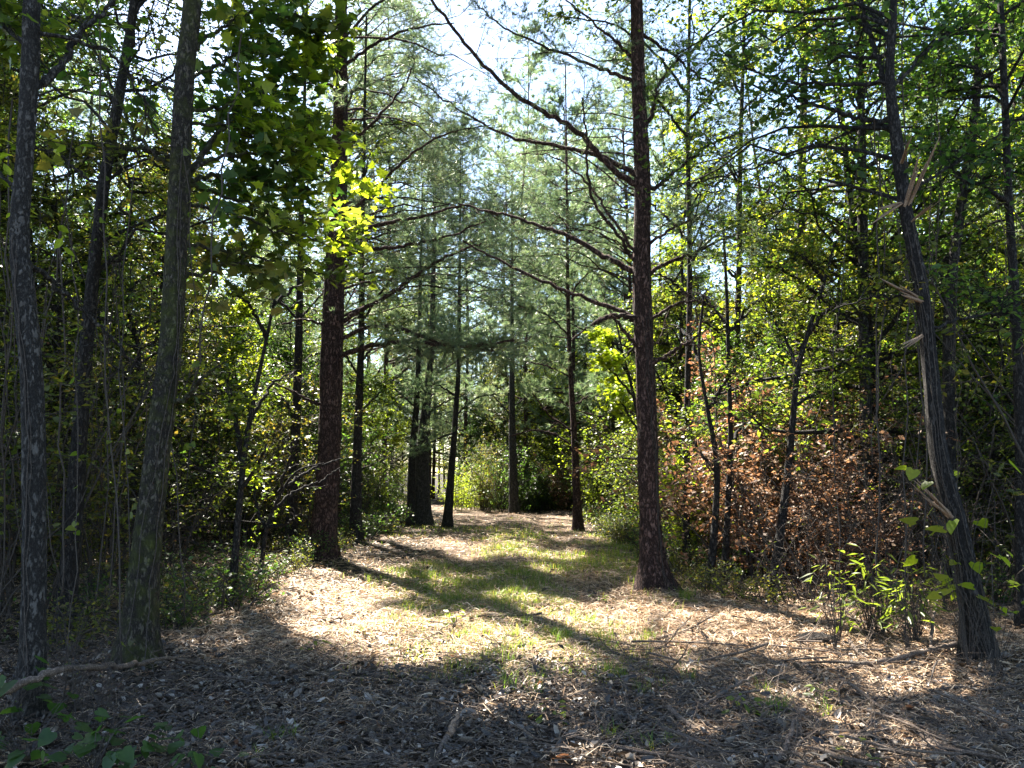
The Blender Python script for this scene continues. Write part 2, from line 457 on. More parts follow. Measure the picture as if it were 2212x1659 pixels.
def twiggy(r, wood, path, n1, L1, n2, L2, r1=.008, r2=.004, tmin=.15, up=0.1, flat=.6, wig=.16):
    """Twigs of two orders along one centre line; returns the twig centre lines of the last order and the first."""
    PT = path[None]
    t = r.uniform(tmin, 1, n1) ** .8
    s, tg = along(PT, np.zeros(n1, int), t)
    d = tg * .55 + nrm(r.normal(0, 1, (n1, 3)) * [1, 1, flat]) * .9; d[:, 2] += up
    L = L1 * r.uniform(.4, 1.1, n1) * (1.1 - .5 * t)
    A = gaps(r, curves(s, d, L, 6, r, wig, .02), .55)
    n1 = len(A)
    tubes(wood, A, np.linspace(1, .35, 6)[None] * r1 * r.uniform(.6, 1.2, (n1, 1)), 3)
    k = n1 * n2
    w = np.repeat(np.arange(n1), n2)
    t2 = r.uniform(.2, 1, k)
    s2, tg2 = along(A, w, t2)
    d2 = tg2 * .6 + nrm(r.normal(0, 1, (k, 3)) * [1, 1, flat]) * .8
    B = gaps(r, curves(s2, d2, L2 * r.uniform(.3, 1.1, k), 4, r, wig, .01), .6)
    tubes(wood, B, np.linspace(1, .4, 4)[None] * r2 * r.uniform(.7, 1.2, (len(B), 1)), 3)
    return A, B

def put_leaves(r, buf, B, per, size, shape, flat=.55, cull=True, hang=.15, keep=1.0):
    k = len(B) * per
    w = np.repeat(np.arange(len(B)), per)
    s, tg = along(B, w, r.uniform(.15, 1, k))
    s = s + r.normal(0, size * .35, (k, 3))
    m = r.uniform(0, 1, k) < keep
    if cull: m &= ~(opens(s) & (r.uniform(0, 1, k) < .96))
    s, tg = s[m], tg[m]
    d, n = leaf_frames(r, len(s), tg, flat, hang)
    leaves(buf, s, d, n, size * r.uniform(.45, 1.25, len(s)), shape)
    return s

def put_needles(r, buf, B, per, k=14, L=.15, w=.003, spread=.6, cull=True, tmin=.45):
    q = len(B) * per
    wch = np.repeat(np.arange(len(B)), per)
    s, tg = along(B, wch, np.where(np.arange(q) % per == 0, 1 - 1e-4, r.uniform(tmin, 1, q)))
    if cull:
        m = ~(opens(s) & (r.uniform(0, 1, q) < .94)); s, tg = s[m], tg[m]
    tufts(buf, s, tg + [0, 0, .15], r, k, L, w, spread)

CROWNS = []   # main trees given added crowns that shade the clearing: (root, top point, off)

def main_tree(name, label, cat, pts, Y, mat, dY=0., seed=0, top=None, ridge=.07, flare=.6, group=None, sides=36, slim_by=1.0):
    p, rad = trace(pts, Y, dY)
    rad = rad * slim_by
    base = np.array([p[0, 0], p[0, 1], float(ground_z(p[0, 0], p[0, 1]))])
    if top:      # goes on above the picture
        dirv = nrm(p[-1] - p[-2]); dirv = nrm(dirv * .4 + np.array([0, 0, .6]))
        for k in range(1, 4):
            p = np.vstack([p, p[-1] + dirv * top / 3]); rad = np.append(rad, rad[-1] * .72)
    root = thing(name, label, cat, base, group)
    b = Buf(); c, r = trunk_buf(b, p, rad, seed=seed, ridge=ridge, flare=flare, sides=sides, rings=130 if sides > 20 else 70)
    part('trunk', b, mat, root, base, True)
    return dict(root=root, off=base, c=c, r=r, Y=Y, mat=mat)

def limb(T, uv, w0, w1, dY=0., n1=14, L1=.7, n2=4, L2=.3, leaf=None, needles=None, mat=None, r=None, seed=0, up=.1, twig_r=1.0):
    """A branch of a main tree along picture points, reaching dY nearer or farther at its tip."""
    r = np.random.default_rng(1000 + seed)
    k = len(uv)
    ys = [T['Y'] + dY * (i / (k - 1)) for i in range(k)]
    pts = np.array([P(u, v, y) for (u, v), y in zip(uv, ys)])
    z = pts[0, 2]                                        # root it in the trunk's middle
    j = np.argmin(np.abs(T['c'][:, 2] - z))
    pts[0] = T['c'][j] * .9 + pts[0] * .1
    path = catmull(pts, 8 + 5 * k)
    path[1:-1] += r.normal(0, .012 if mat != 'split' else .003, (len(path) - 2, 3))
    rad = np.linspace(w0, w1, len(path)) / 2 / FPX * T['Y']
    wood = Buf(); tubes(wood, path, rad, 7)
    A, B = twiggy(r, wood, path, n1, L1, n2, L2, .007 * twig_r, .0035 * twig_r, up=up)
    br = part('branch', wood, mat or T['mat'], T['root'], T['off'], True)
    if leaf:
        lb = Buf(); put_leaves(r, lb, np.vstack([B]), leaf['per'], leaf['size'], leaf.get('shape', OVAL), leaf.get('flat', .5), leaf.get('cull', True), .2)
        if leaf.get('tips', True): put_leaves(r, lb, A, leaf['per'], leaf['size'], leaf.get('shape', OVAL), leaf.get('flat', .5), leaf.get('cull', True), .2)
        part('leaves', lb, leaf['mat'], br, T['off'])
    if needles:
        nb = Buf(); put_needles(r, nb, B, needles.get('per', 2), needles.get('k', 14), needles.get('L', .15), needles.get('w', .003), .55, needles.get('cull', True))
        part('needles', nb, needles.get('mat', 'needle'), br, T['off'])
    return br

# sunbeam targets: backlit clumps
TARGETS += [(P(600, 720, 15), 1.3), (P(1480, 350, 17), 1.5), (P(1620, 420, 16), 1.5), (P(1850, 420, 13), 1.2),
            (P(1560, 800, 15.5), 1.5), (P(1700, 560, 14.5), 1.4), (P(1500, 560, 17), 1.3), (P(830, 950, 19), 1.2), (P(1300, 940, 24), 1.5), (P(860, 620, 22), 1.5), (P(1150, 650, 32), 2.0), (P(1000, 600, 28), 1.6),
            (P(690, 1040, 11.5), .8), (P(610, 900, 13), .8), (P(1320, 760, 16), 1.0), (P(1640, 960, 11.4), 1.35), (P(770, 430, 8.6), .45),
            (P(745, 100, 8.4), .4), (P(2085, 1010, 6.3), .35), (P(1600, 640, 16), 1.3), (P(1500, 820, 15), .9), (P(560, 850, 15), 1.2)]

# ------------------------------------------------------------------ main trees
pine_r = main_tree('pine_tree', 'tall dark pine with flared base and bare limbs at the right edge of the path', 'pine tree',
    [(1414, 1280, 62), (1403, 1120, 50), (1398, 950, 48), (1394, 800, 47), (1386, 600, 44), (1388, 400, 40), (1380, 200, 35), (1376, 40, 31)], 10.5, 'pine_bark', seed=1, top=9, ridge=.1, flare=.9, slim_by=.86)
ND = dict(per=2, k=12, L=.14, w=.0028)
NS = dict(per=2, k=9, L=.13, w=.0026)
L_ = [
    ([(1386, 592), (1310, 556), (1230, 512), (1160, 485), (1080, 462), (990, 440)], 15, 4, 1.0, ND, 26),
    ([(1388, 410), (1330, 372), (1264, 300), (1185, 245), (1104, 197), (1010, 100), (934, 0), (900, -60)], 15, 5, -.6, NS, 30),
    ([(1386, 385), (1314, 345), (1194, 313), (1097, 293), (990, 237), (897, 167)], 13, 3, 1.2, ND, 26),
    ([(1390, 600), (1344, 520), (1277, 423), (1266, 300), (1258, 210)], 9, 3, -.8, NS, 16),
    ([(1394, 700), (1347, 676), (1297, 656), (1184, 613), (1071, 559), (1000, 520)], 14, 4, .8, ND, 26),
    ([(1396, 770), (1377, 750), (1350, 715), (1322, 680)], 10, 6, -.3, None, 6),
    ([(1394, 690), (1330, 680), (1300, 690), (1285, 700)], 12, 9, -.3, None, 3),
    ([(1386, 560), (1320, 470), (1270, 400), (1200, 340), (1120, 330)], 8, 2, 1.5, NS, 18),
    ([(1396, 790), (1440, 768), (1475, 745), (1510, 725)], 11, 5, -.3, None, 8),
    ([(1394, 700), (1440, 668), (1500, 650), (1560, 668)], 9, 3, .6, None, 10),
    ([(1386, 600), (1440, 570), (1510, 540), (1600, 500)], 11, 4, .4, NS, 14),
    ([(1386, 540), (1440, 500), (1500, 470), (1560, 440)], 8, 3, -.5, NS, 12),
    ([(1388, 420), (1450, 380), (1520, 320), (1590, 290)], 11, 4, .3, NS, 14),
    ([(1384, 300), (1410, 240), (1425, 180), (1470, 120)], 12, 4, .3, NS, 12),
    ([(1380, 140), (1330, 90), (1270, 40), (1200, -20)], 9, 3, .8, ND, 20),
    ([(1380, 180), (1300, 150), (1200, 110), (1090, 60), (1020, 0)], 10, 3, 1.5, ND, 24),
    ([(1378, 60), (1440, 110), (1520, 170), (1600, 190)], 9, 3, .6, NS, 14),
]
for i, (uv, w0, w1, dY, nd, n1) in enumerate(L_):
    limb(pine_r, uv, w0, w1, dY, int(n1 * 1.5), .8, 6, .34, needles=nd, seed=i)

pine_l = main_tree('pine_tree', 'stout reddish pine at the left edge of the path with long limbs over it', 'pine tree',
    [(692, 1208, 58), (704, 1090, 50), (712, 950, 47), (716, 800, 47), (720, 650, 45), (730, 450, 38), (735, 250, 32), (737, 40, 27)], 14.5, 'pine_bark', seed=2, top=8, ridge=.12, flare=.7, slim_by=.95)
BL = dict(per=3, k=14, L=.16, w=.0035)
L_ = [
    ([(718, 775), (790, 750), (880, 738), (980, 748), (1060, 742), (1110, 735)], 12, 4, -1.2, BL, 22),
    ([(716, 745), (800, 705), (870, 712), (950, 742), (1020, 750), (1080, 765)], 10, 4, -.6, BL, 24),
    ([(720, 710), (780, 670), (850, 630), (920, 580), (985, 545), (1040, 525)], 12, 4, -.5, ND, 22),
    ([(724, 560), (800, 540), (870, 532), (960, 512), (1050, 478)], 11, 3, -.8, ND, 22),
    ([(726, 520), (800, 490), (900, 470), (1000, 445), (1080, 468)], 11, 3, -.6, NS, 20),
    ([(728, 480), (800, 420), (880, 340), (960, 290), (1060, 270)], 9, 3, .5, ND, 24),
    ([(733, 330), (800, 270), (870, 190), (900, 120)], 9, 3, .5, ND, 20),
    ([(735, 200), (660, 160), (600, 120), (560, 60)], 9, 3, .6, ND, 18),
    ([(735, 150), (820, 90), (900, 60), (980, 50)], 9, 3, 1, ND, 24),
    ([(718, 720), (690, 700), (650, 690), (610, 700)], 9, 3, -.4, NS, 8),
    ([(712, 875), (680, 870), (630, 845), (580, 820)], 9, 3, -.4, None, 9),
    ([(735, 100), (790, 30), (860, -20), (930, -60)], 8, 3, .6, ND, 18),
    ([(730, 400), (680, 340), (640, 300), (590, 270)], 8, 3, .8, ND, 16),
]
for i, (uv, w0, w1, dY, nd, n1) in enumerate(L_):
    limb(pine_l, uv, w0, w1, dY, int(n1 * 1.5), .9, 6, .42, needles=nd, seed=40 + i)

ML = dict(per=2, size=.13, shape=MAPLE, mat='leaf_dark', flat=.6)
MY = dict(per=3, size=.12, shape=MAPLE, mat='leaf_yellow', flat=.55, cull=True)
mossy = main_tree('forest_tree', 'thick mossy trunk with maple branches, second trunk from the left edge up close', 'tree',
    [(292, 1435, 84), (310, 1250, 76), (332, 1050, 68), (356, 850, 64), (372, 700, 60), (385, 450, 57), (400, 150, 52), (416, 0, 50)], 6.5, 'moss_bark', seed=3, top=6, ridge=.07, flare=.9, slim_by=.76)
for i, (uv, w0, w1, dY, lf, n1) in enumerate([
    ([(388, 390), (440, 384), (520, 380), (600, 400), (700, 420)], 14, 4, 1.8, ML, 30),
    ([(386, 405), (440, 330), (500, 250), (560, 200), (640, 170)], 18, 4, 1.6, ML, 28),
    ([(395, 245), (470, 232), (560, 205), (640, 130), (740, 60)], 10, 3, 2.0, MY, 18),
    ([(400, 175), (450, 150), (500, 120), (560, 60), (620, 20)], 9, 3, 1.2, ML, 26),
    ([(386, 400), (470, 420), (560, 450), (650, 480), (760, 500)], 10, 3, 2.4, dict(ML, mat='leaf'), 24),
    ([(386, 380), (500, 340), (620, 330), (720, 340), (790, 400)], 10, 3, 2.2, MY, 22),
    ([(352, 880), (400, 860), (430, 830), (462, 797)], 12, 7, -.2, None, 3),
    ([(380, 520), (480, 540), (580, 560), (680, 590), (790, 620)], 10, 3, 2.6, dict(ML, mat='leaf', size=.1, per=2), 20),
    ([(384, 440), (500, 460), (600, 500), (690, 520), (780, 570)], 9, 3, 2.2, dict(MY, size=.1, per=2), 18),
    ([(396, 260), (480, 270), (560, 300), (640, 320), (720, 260)], 9, 3, 1.8, dict(ML, mat='leaf'), 34),
    ([(400, 120), (480, 60), (560, 20), (660, 40), (740, 100)], 9, 3, 1.5, dict(ML, mat='leaf'), 32),
    ([(398, 200), (330, 180), (270, 160), (200, 130)], 9, 3, .6, dict(ML, per=1), 12),
    ([(388, 360), (330, 330), (280, 270), (230, 150), (180, 80)], 12, 4, .5, None, 14),
    ([(378, 600), (440, 590), (500, 570), (560, 575)], 10, 3, 1, dict(ML, mat='leaf_olive', per=2), 16),
    ([(388, 330), (300, 320), (200, 310), (130, 330)], 7, 3, .5, dict(ML, per=1, mat='leaf_olive'), 14),
]):
    limb(mossy, uv, w0, w1, dY, n1, .7, 4, .35, leaf=lf, seed=70 + i, up=-.05)

edge_t = main_tree('forest_tree', 'grey barked trunk at the left edge nearest the camera', 'tree',
    [(62, 1565, 66), (72, 1350, 62), (74, 1100, 62), (70, 850, 60), (52, 640, 56), (42, 500, 52), (56, 300, 48), (66, 120, 50), (70, -20, 46)], 5.0, 'grey_bark', seed=4, top=6, ridge=.07, flare=.6, slim_by=.72)
for i, (uv, w0, w1, dY, lf, n1) in enumerate([
    ([(60, 200), (110, 165), (160, 90), (210, 40), (250, 0)], 22, 8, .5, dict(per=1, size=.09, shape=OVAL, mat='leaf'), 10),
    ([(180, 70), (230, 110), (290, 190), (340, 300)], 10, 4, 1.0, None, 10),
    ([(45, 420), (20, 400), (-30, 330)], 10, 5, .3, dict(per=3, size=.09, shape=OVAL, mat='leaf_yellow'), 8),
    ([(48, 560), (100, 600), (170, 660), (260, 750), (300, 800)], 14, 6, 1.2, None, 10),
    ([(66, 110), (20, 60), (-30, 30)], 14, 6, .3, dict(per=4, size=.1, shape=MAPLE, mat='leaf'), 12),
]):
    limb(edge_t, uv, w0, w1, dY, n1, .6, 4, .3, leaf=lf, seed=100 + i)

slim = main_tree('forest_tree', 'slim dark leaning trunk between the two nearest trunks on the left', 'tree',
    [(140, 1330, 52), (165, 1050, 44), (182, 800, 38), (205, 560, 34), (235, 330, 31), (272, 120, 27), (292, -20, 24)], 8.0, 'dark_bark', seed=5, top=5, flare=.4, slim_by=.72)
for i, (uv, w0, w1, dY, lf, n1) in enumerate([
    ([(238, 320), (300, 330), (350, 365), (370, 400)], 8, 3, .4, None, 8),
    ([(225, 400), (180, 380), (120, 330), (60, 320)], 8, 3, .5, dict(per=2, size=.08, shape=OVAL, mat='leaf_olive'), 12),
    ([(262, 180), (300, 100), (330, 40)], 8, 3, .4, dict(per=2, size=.08, shape=OVAL, mat='leaf_olive'), 10),
    ([(200, 600), (260, 560), (320, 560)], 8, 3, .3, dict(per=2, size=.08, shape=OVAL, mat='leaf'), 12),
]):
    limb(slim, uv, w0, w1, dY, n1, .8, 4, .35, leaf=lf, seed=120 + i)

lean = main_tree('forest_tree', 'leaning dark trunk with pale snapped branch stubs near the right edge', 'tree',
    [(2118, 1435, 74), (2100, 1300, 66), (2066, 1130, 56), (2028, 980, 50), (2012, 820, 45), (1992, 640, 42), (1958, 460, 38), (1936, 300, 35), (1922, 160, 28), (1930, -20, 22)], 6.6, 'dark_bark', seed=6, top=5, flare=.7, slim_by=.7)
RL = dict(per=3, size=.085, shape=OVAL, mat='leaf_dark')
for i, (uv, w0, w1, dY, lf, n1) in enumerate([
    ([(1932, 285), (1900, 268), (1840, 252), (1760, 225), (1700, 205), (1610, 180)], 14, 5, .8, RL, 18),
    ([(1920, 178), (1840, 182), (1750, 180), (1690, 172), (1620, 150), (1560, 110)], 10, 4, 1.0, RL, 18),
    ([(1925, 200), (1890, 110), (1868, 40), (1850, -40)], 14, 8, .3, RL, 10),
    ([(1930, 265), (1860, 275), (1760, 320), (1640, 360), (1560, 380), (1440, 410)], 7, 3, 1.6, None, 12),
    ([(1940, 200), (1990, 120), (2060, 70), (2140, 40)], 10, 4, .8, RL, 18),
    ([(1950, 420), (2020, 380), (2100, 330), (2200, 260)], 9, 3, .9, RL, 22),
    ([(2000, 720), (2070, 690), (2140, 680), (2200, 660)], 8, 3, .3, dict(RL, per=2), 16),
    ([(1995, 660), (1930, 640), (1850, 650), (1780, 680)], 7, 3, .9, dict(RL, mat='leaf_olive'), 18),
]):
    limb(lean, uv, w0, w1, dY, n1, .75, 4, .32, leaf=lf, seed=140 + i)
for i, (uv, w0, w1, dY) in enumerate([
    ([(1958, 445), (1968, 415), (1985, 360), (2018, 305)], 16, 4, -.5), ([(1985, 365), (1982, 320), (1978, 290)], 8, 3, -.4), ([(1950, 430), (1905, 430), (1872, 480)], 9, 3, -.3),
    ([(1990, 660), (1955, 640), (1915, 592)], 16, 4, -.4), ([(1985, 480), (2010, 440), (2030, 430)], 6, 2, -.4), ([(2000, 720), (1950, 745), (1925, 760)], 8, 3, -.3),
    ([(2060, 1120), (2010, 1060), (1965, 1040)], 14, 5, -.3)]):
    r_ = np.random.default_rng(170 + i)
    y0 = lean['Y']
    e = P(*uv[-1], y0 + dY)
    j = np.argmin(np.abs(lean['c'][:, 2] - P(*uv[0], y0)[2]))
    o_ = lean['c'][j]; ax_ = nrm(e - o_); o_ = o_ + ax_ * lean['r'][j] * .7
    b = Buf(); L0 = np.linalg.norm(e - o_)
    rr0 = w0 / 2 / FPX * y0
    for q in range(5):
        tip = o_ + (e - o_) * r_.uniform(.55, 1.0) + r_.normal(0, .05 * L0, 3)
        t_ = np.linspace(0, 1, 5)[:, None]
        tubes(b, o_ * (1 - t_) + tip * t_ + r_.normal(0, rr0 * .35, 3) * (1 - t_ * .4), rr0 * r_.uniform(.35, .7) * np.array([1, .95, .85, .6, .06]), 4)
    q = part('broken_stub', b, 'split', lean['root'], lean['off'])
    q['label'] = 'pale splintered branch stub'

def crown_up(T, seed, lf, nd, n=26, R=1.7, frac=.45):
    r = np.random.default_rng(seed * 7 + 1)
    c = T['c']
    t = r.uniform(frac, .99, n)
    s0, _ = along(c[None], np.zeros(n, int), t)
    a = r.uniform(0, 2 * np.pi, n)
    Lp = curves(s0, np.column_stack([np.cos(a), np.sin(a), r.uniform(0, .6, n)]), R * (1.3 - .9 * t) * r.uniform(.6, 1.2, n) * 1.6, 7, r, .12, .01)
    Lp = gaps(r, Lp, .9); n = len(Lp)
    wood, fol = Buf(), Buf()
    tubes(wood, Lp, np.linspace(.02, .006, 7)[None] * np.ones((n, 1)), 4)
    w = np.repeat(np.arange(n), 16)
    s1, tg = along(Lp, w, r.uniform(.2, 1, n * 16))
    A = curves(s1, tg * .6 + nrm(r.normal(0, 1, (n * 16, 3)) * [1, 1, .5]), r.uniform(.2, .7, n * 16), 4, r, .2)
    A = gaps(r, A, .97)
    tubes(wood, A, np.linspace(.006, .003, 4)[None] * np.ones((len(A), 1)), 3)
    if nd: put_needles(r, fol, A, 4, 10, .19, .005, .6, True, .3)
    else: put_leaves(r, fol, A, 8, .095, DIAM, .55)
    part('crown_limbs', wood, T['mat'], T['root'], T['off'])
    part('crown', fol, 'needle' if nd else (lf or {}).get('mat', 'leaf'), T['root'], T['off'])

def medium_tree(name, label, cat, pts, Y, mat, limbs, seed, top=None, lf=None, nd=None, group=None, flare=.4, L1=.8, n1=16, dY=0.):
    T = main_tree(name, label, cat, pts, Y, mat, dY, seed, top, .06, flare, group, 14, .8)
    for i, uv in enumerate(limbs):
        limb(T, uv, 8 * 12 / Y, 2.5, .6 * (-1) ** i, n1, L1, 4, L1 * .42, leaf=lf, needles=nd, seed=seed * 31 + i)
    if top: crown_up(T, seed, lf, nd)
    return T
OV = dict(per=3, size=.08, shape=OVAL, mat='leaf')
medium_tree('forest_tree', 'thick trunk of a double stemmed tree where the path bends left in the distance', 'tree',
    [(914, 1132, 46), (912, 1000, 36), (920, 880, 24), (932, 760, 18), (936, 600, 13)], 23.5, 'grey_bark',
    [[(918, 900), (960, 870), (1010, 850)], [(918, 910), (870, 880), (830, 870)], [(930, 760), (990, 720), (1040, 700)], [(930, 780), (880, 720), (850, 680)]], 11, 5, nd=dict(per=3, k=12, L=.2, w=.006))
medium_tree('forest_tree', 'thin dark second stem rising against the double trunk at the bend', 'tree',
    [(888, 1120, 24), (890, 1000, 20), (900, 870, 16), (905, 740, 13)], 23.0, 'dark_bark',
    [[(900, 880), (850, 840), (820, 850)]], 12, 5, lf=OV)
medium_tree('forest_tree', 'thin dark tree leaning right beside the bend in the path', 'tree',
    [(966, 1138, 26), (974, 1030, 19), (984, 900, 15), (990, 800, 12), (992, 650, 9)], 22.5, 'dark_bark',
    [[(984, 900), (1030, 860), (1080, 850)], [(986, 860), (940, 830), (900, 850)], [(990, 780), (1050, 750), (1100, 740)], [(985, 935), (940, 950), (900, 975)]], 13, 5, nd=dict(per=2, k=12, L=.2, w=.006))
medium_tree('pine_tree', 'sunlit reddish pine standing beyond the tall right hand pine', 'pine tree',
    [(1249, 1135, 26), (1244, 1020, 20), (1240, 930, 17), (1234, 830, 14), (1228, 700, 11), (1226, 560, 9)], 22.0, 'pine_bark',
    [[(1241, 970), (1200, 938), (1150, 930), (1100, 942)], [(1240, 930), (1190, 900), (1150, 850)], [(1238, 880), (1280, 850), (1310, 840)], [(1234, 820), (1180, 790), (1130, 780)],
     [(1230, 740), (1280, 700), (1320, 690)], [(1230, 720), (1180, 680), (1120, 660)], [(1228, 640), (1180, 600), (1130, 590)], [(1228, 640), (1270, 590), (1310, 580)]], 14, 6, nd=dict(per=3, k=12, L=.2, w=.006))
medium_tree('forest_tree', 'dark distant trunk in the middle of the thicket at the end of the path', 'tree',
    [(1110, 1112, 26), (1108, 1000, 22), (1106, 880, 17), (1106, 740, 12)], 30.0, 'grey_bark',
    [[(1107, 900), (1070, 860), (1040, 850)], [(1107, 880), (1150, 850), (1180, 840)], [(1106, 780), (1060, 740), (1010, 730)], [(1106, 760), (1160, 720), (1200, 710)]], 15, 7, nd=dict(per=3, k=14, L=.22, w=.008))
medium_tree('sapling', 'bent dark sapling in front of the thicket right of the tall pine', 'sapling',
    [(1662, 1290, 26), (1690, 1120, 21), (1708, 960, 18), (1722, 810, 15), (1745, 720, 12), (1780, 610, 9), (1802, 525, 6)], 10.0, 'dark_bark',
    [[(1722, 800), (1690, 720), (1640, 640)], [(1745, 720), (1800, 660), (1850, 640)], [(1715, 880), (1760, 850), (1800, 840)], [(1780, 610), (1740, 560), (1700, 540)]], 16, None, lf=dict(OV, per=4, size=.06), L1=.55, n1=22)
medium_tree('sapling', 'crooked dark stem with forked twigs standing just behind the right hand pine', 'sapling',
    [(1530, 1250, 24), (1545, 1120, 18), (1548, 1000, 15), (1528, 880, 11), (1510, 760, 8), (1520, 640, 6)], 11.0, 'dark_bark',
    [[(1545, 1020), (1500, 960), (1480, 900)], [(1528, 880), (1570, 820), (1600, 780)], [(1515, 780), (1480, 720), (1450, 700)]], 17, None, lf=dict(OV, per=4, size=.06), L1=.55, n1=22)
medium_tree('sapling', 'straight dark stem rising close beside the crooked stem right of the pine', 'sapling',
    [(1562, 1250, 20), (1572, 1100, 16), (1578, 950, 14), (1574, 800, 11), (1570, 640, 9), (1562, 480, 6)], 11.3, 'dark_bark',
    [[(1578, 960), (1620, 900), (1660, 880)], [(1572, 720), (1620, 660), (1680, 640)], [(1572, 700), (1530, 650), (1500, 630)]], 18, None, lf=dict(OV, per=4, size=.06), L1=.55, n1=22)
medium_tree('sapling', 'thin dark sapling forking upward in front of bright leaves left of the path', 'sapling',
    [(500, 1300, 22), (512, 1150, 18), (526, 1000, 15), (545, 880, 12), (576, 730, 9), (602, 600, 6), (610, 520, 4)], 9.6, 'dark_bark',
    [[(524, 1010), (505, 900), (475, 790)], [(526, 1000), (510, 900), (490, 800)], [(540, 910), (590, 830), (640, 800)], [(576, 730), (540, 660), (500, 630)], [(590, 660), (640, 620), (690, 610)], [(520, 1060), (560, 1000), (575, 960)]], 19, None,
    lf=dict(OV, per=2, size=.07, shape=MAPLE), L1=.45, n1=12)
medium_tree('forest_tree', 'dark trunk half hidden behind the left hand pine', 'tree',
    [(628, 1195, 34), (632, 1080, 28), (640, 900, 24), (646, 700, 20), (650, 500, 16)], 15.5, 'dark_bark',
    [[(640, 900), (600, 850), (560, 840)], [(646, 700), (600, 650), (540, 640)], [(646, 690), (690, 640), (720, 600)]], 20, 5, lf=dict(OV, per=7), n1=26)
medium_tree('forest_tree', 'dark trunk in shade just right of the left hand pine', 'tree',
    [(768, 1172, 34), (770, 1040, 27), (774, 900, 22), (780, 740, 18), (782, 560, 14)], 17.5, 'dark_bark',
    [[(774, 900), (820, 850), (850, 840)], [(778, 780), (830, 720), (870, 700)], [(776, 820), (740, 760), (700, 740)], [(780, 700), (830, 620), (860, 600)]], 21, 6, lf=dict(OV, per=7), n1=26)
medium_tree('forest_tree', 'dark trunk cut by the right edge of the picture', 'tree',
    [(2208, 1330, 34), (2206, 1150, 30), (2204, 950, 28), (2196, 700, 24), (2180, 450, 20), (2170, 200, 18), (2160, -20, 16)], 7.6, 'dark_bark',
    [[(2196, 700), (2150, 640), (2090, 620)], [(2180, 450), (2120, 400), (2050, 380)], [(2170, 200), (2110, 150), (2050, 140)]], 22, 4, lf=dict(OV, mat='leaf_dark'))
medium_tree('forest_tree', 'dark trunk hung with tangled vines towards the upper right corner', 'tree',
    [(2052, 1260, 36), (2050, 900, 30), (2052, 650, 28), (2080, 420, 24), (2110, 200, 20), (2115, -20, 18)], 9.5, 'dark_bark',
    [[(2055, 620), (2000, 560), (1950, 540)], [(2080, 420), (2140, 380), (2200, 370)], [(2085, 400), (2030, 330), (2000, 300)], [(2105, 220), (2050, 160), (2010, 130)]], 24, 4, lf=dict(OV, mat='leaf_dark', per=4), n1=22)
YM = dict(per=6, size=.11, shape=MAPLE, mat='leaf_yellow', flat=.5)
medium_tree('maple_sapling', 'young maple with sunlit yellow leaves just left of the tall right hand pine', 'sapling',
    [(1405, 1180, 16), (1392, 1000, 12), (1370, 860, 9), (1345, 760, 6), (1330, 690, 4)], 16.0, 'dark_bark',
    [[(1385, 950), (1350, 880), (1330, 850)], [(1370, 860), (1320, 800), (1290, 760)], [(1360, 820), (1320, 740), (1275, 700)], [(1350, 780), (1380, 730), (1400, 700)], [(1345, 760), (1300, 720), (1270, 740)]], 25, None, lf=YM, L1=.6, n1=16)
medium_tree('maple_sapling', 'young maple with bright yellow green leaves drooping in front of the left hand pine', 'sapling',
    [(560, 1255, 14), (575, 1150, 10), (600, 1080, 8), (640, 1020, 6), (700, 1000, 4)], 11.5, 'dark_bark',
    [[(590, 1100), (640, 1060), (690, 1040), (735, 1010)], [(600, 1080), (620, 1010), (640, 950)], [(620, 1050), (680, 1010), (740, 990)], [(580, 1140), (620, 1130), (650, 1110)], [(578, 1150), (550, 1060), (580, 960)]], 26, None, lf=dict(YM, per=4, size=.09), L1=.4, n1=12)

oak_a = medium_tree('oak_tree', 'leafy oak filling the gap just right of the tall pine', 'tree',
    [(1482, 1225, 20), (1484, 900, 17), (1490, 600, 14), (1486, 300, 11), (1490, 0, 8)], 13.0, 'dark_bark',
    [[(1486, 520), (1440, 470), (1390, 430), (1340, 410)], [(1486, 300), (1440, 240), (1400, 190), (1350, 150)], [(1488, 200), (1420, 120), (1340, 60), (1250, 40), (1170, 30)], [(1490, 560), (1560, 500), (1640, 470)],
     [(1488, 420), (1560, 340), (1640, 290)], [(1488, 260), (1560, 180), (1650, 120)], [(1490, 120), (1560, 40), (1640, 0)], [(1490, 640), (1440, 600), (1400, 590)]], 27, None, lf=dict(per=4, size=.1, shape=OAK, mat='leaf', flat=.6), n1=20, L1=.6)
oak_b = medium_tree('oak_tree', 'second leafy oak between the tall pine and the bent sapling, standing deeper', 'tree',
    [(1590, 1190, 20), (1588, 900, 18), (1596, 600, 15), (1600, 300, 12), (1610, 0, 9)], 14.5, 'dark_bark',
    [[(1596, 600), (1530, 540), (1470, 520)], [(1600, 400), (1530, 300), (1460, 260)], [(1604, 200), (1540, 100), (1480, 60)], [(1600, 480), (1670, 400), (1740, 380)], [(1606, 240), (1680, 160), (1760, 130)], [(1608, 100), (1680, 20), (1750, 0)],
     [(1594, 700), (1660, 640), (1740, 620)], [(1592, 760), (1530, 700), (1480, 690)]], 28, None, lf=dict(per=4, size=.09, shape=OVAL, mat='leaf_yellow', flat=.6), n1=20, L1=.7)

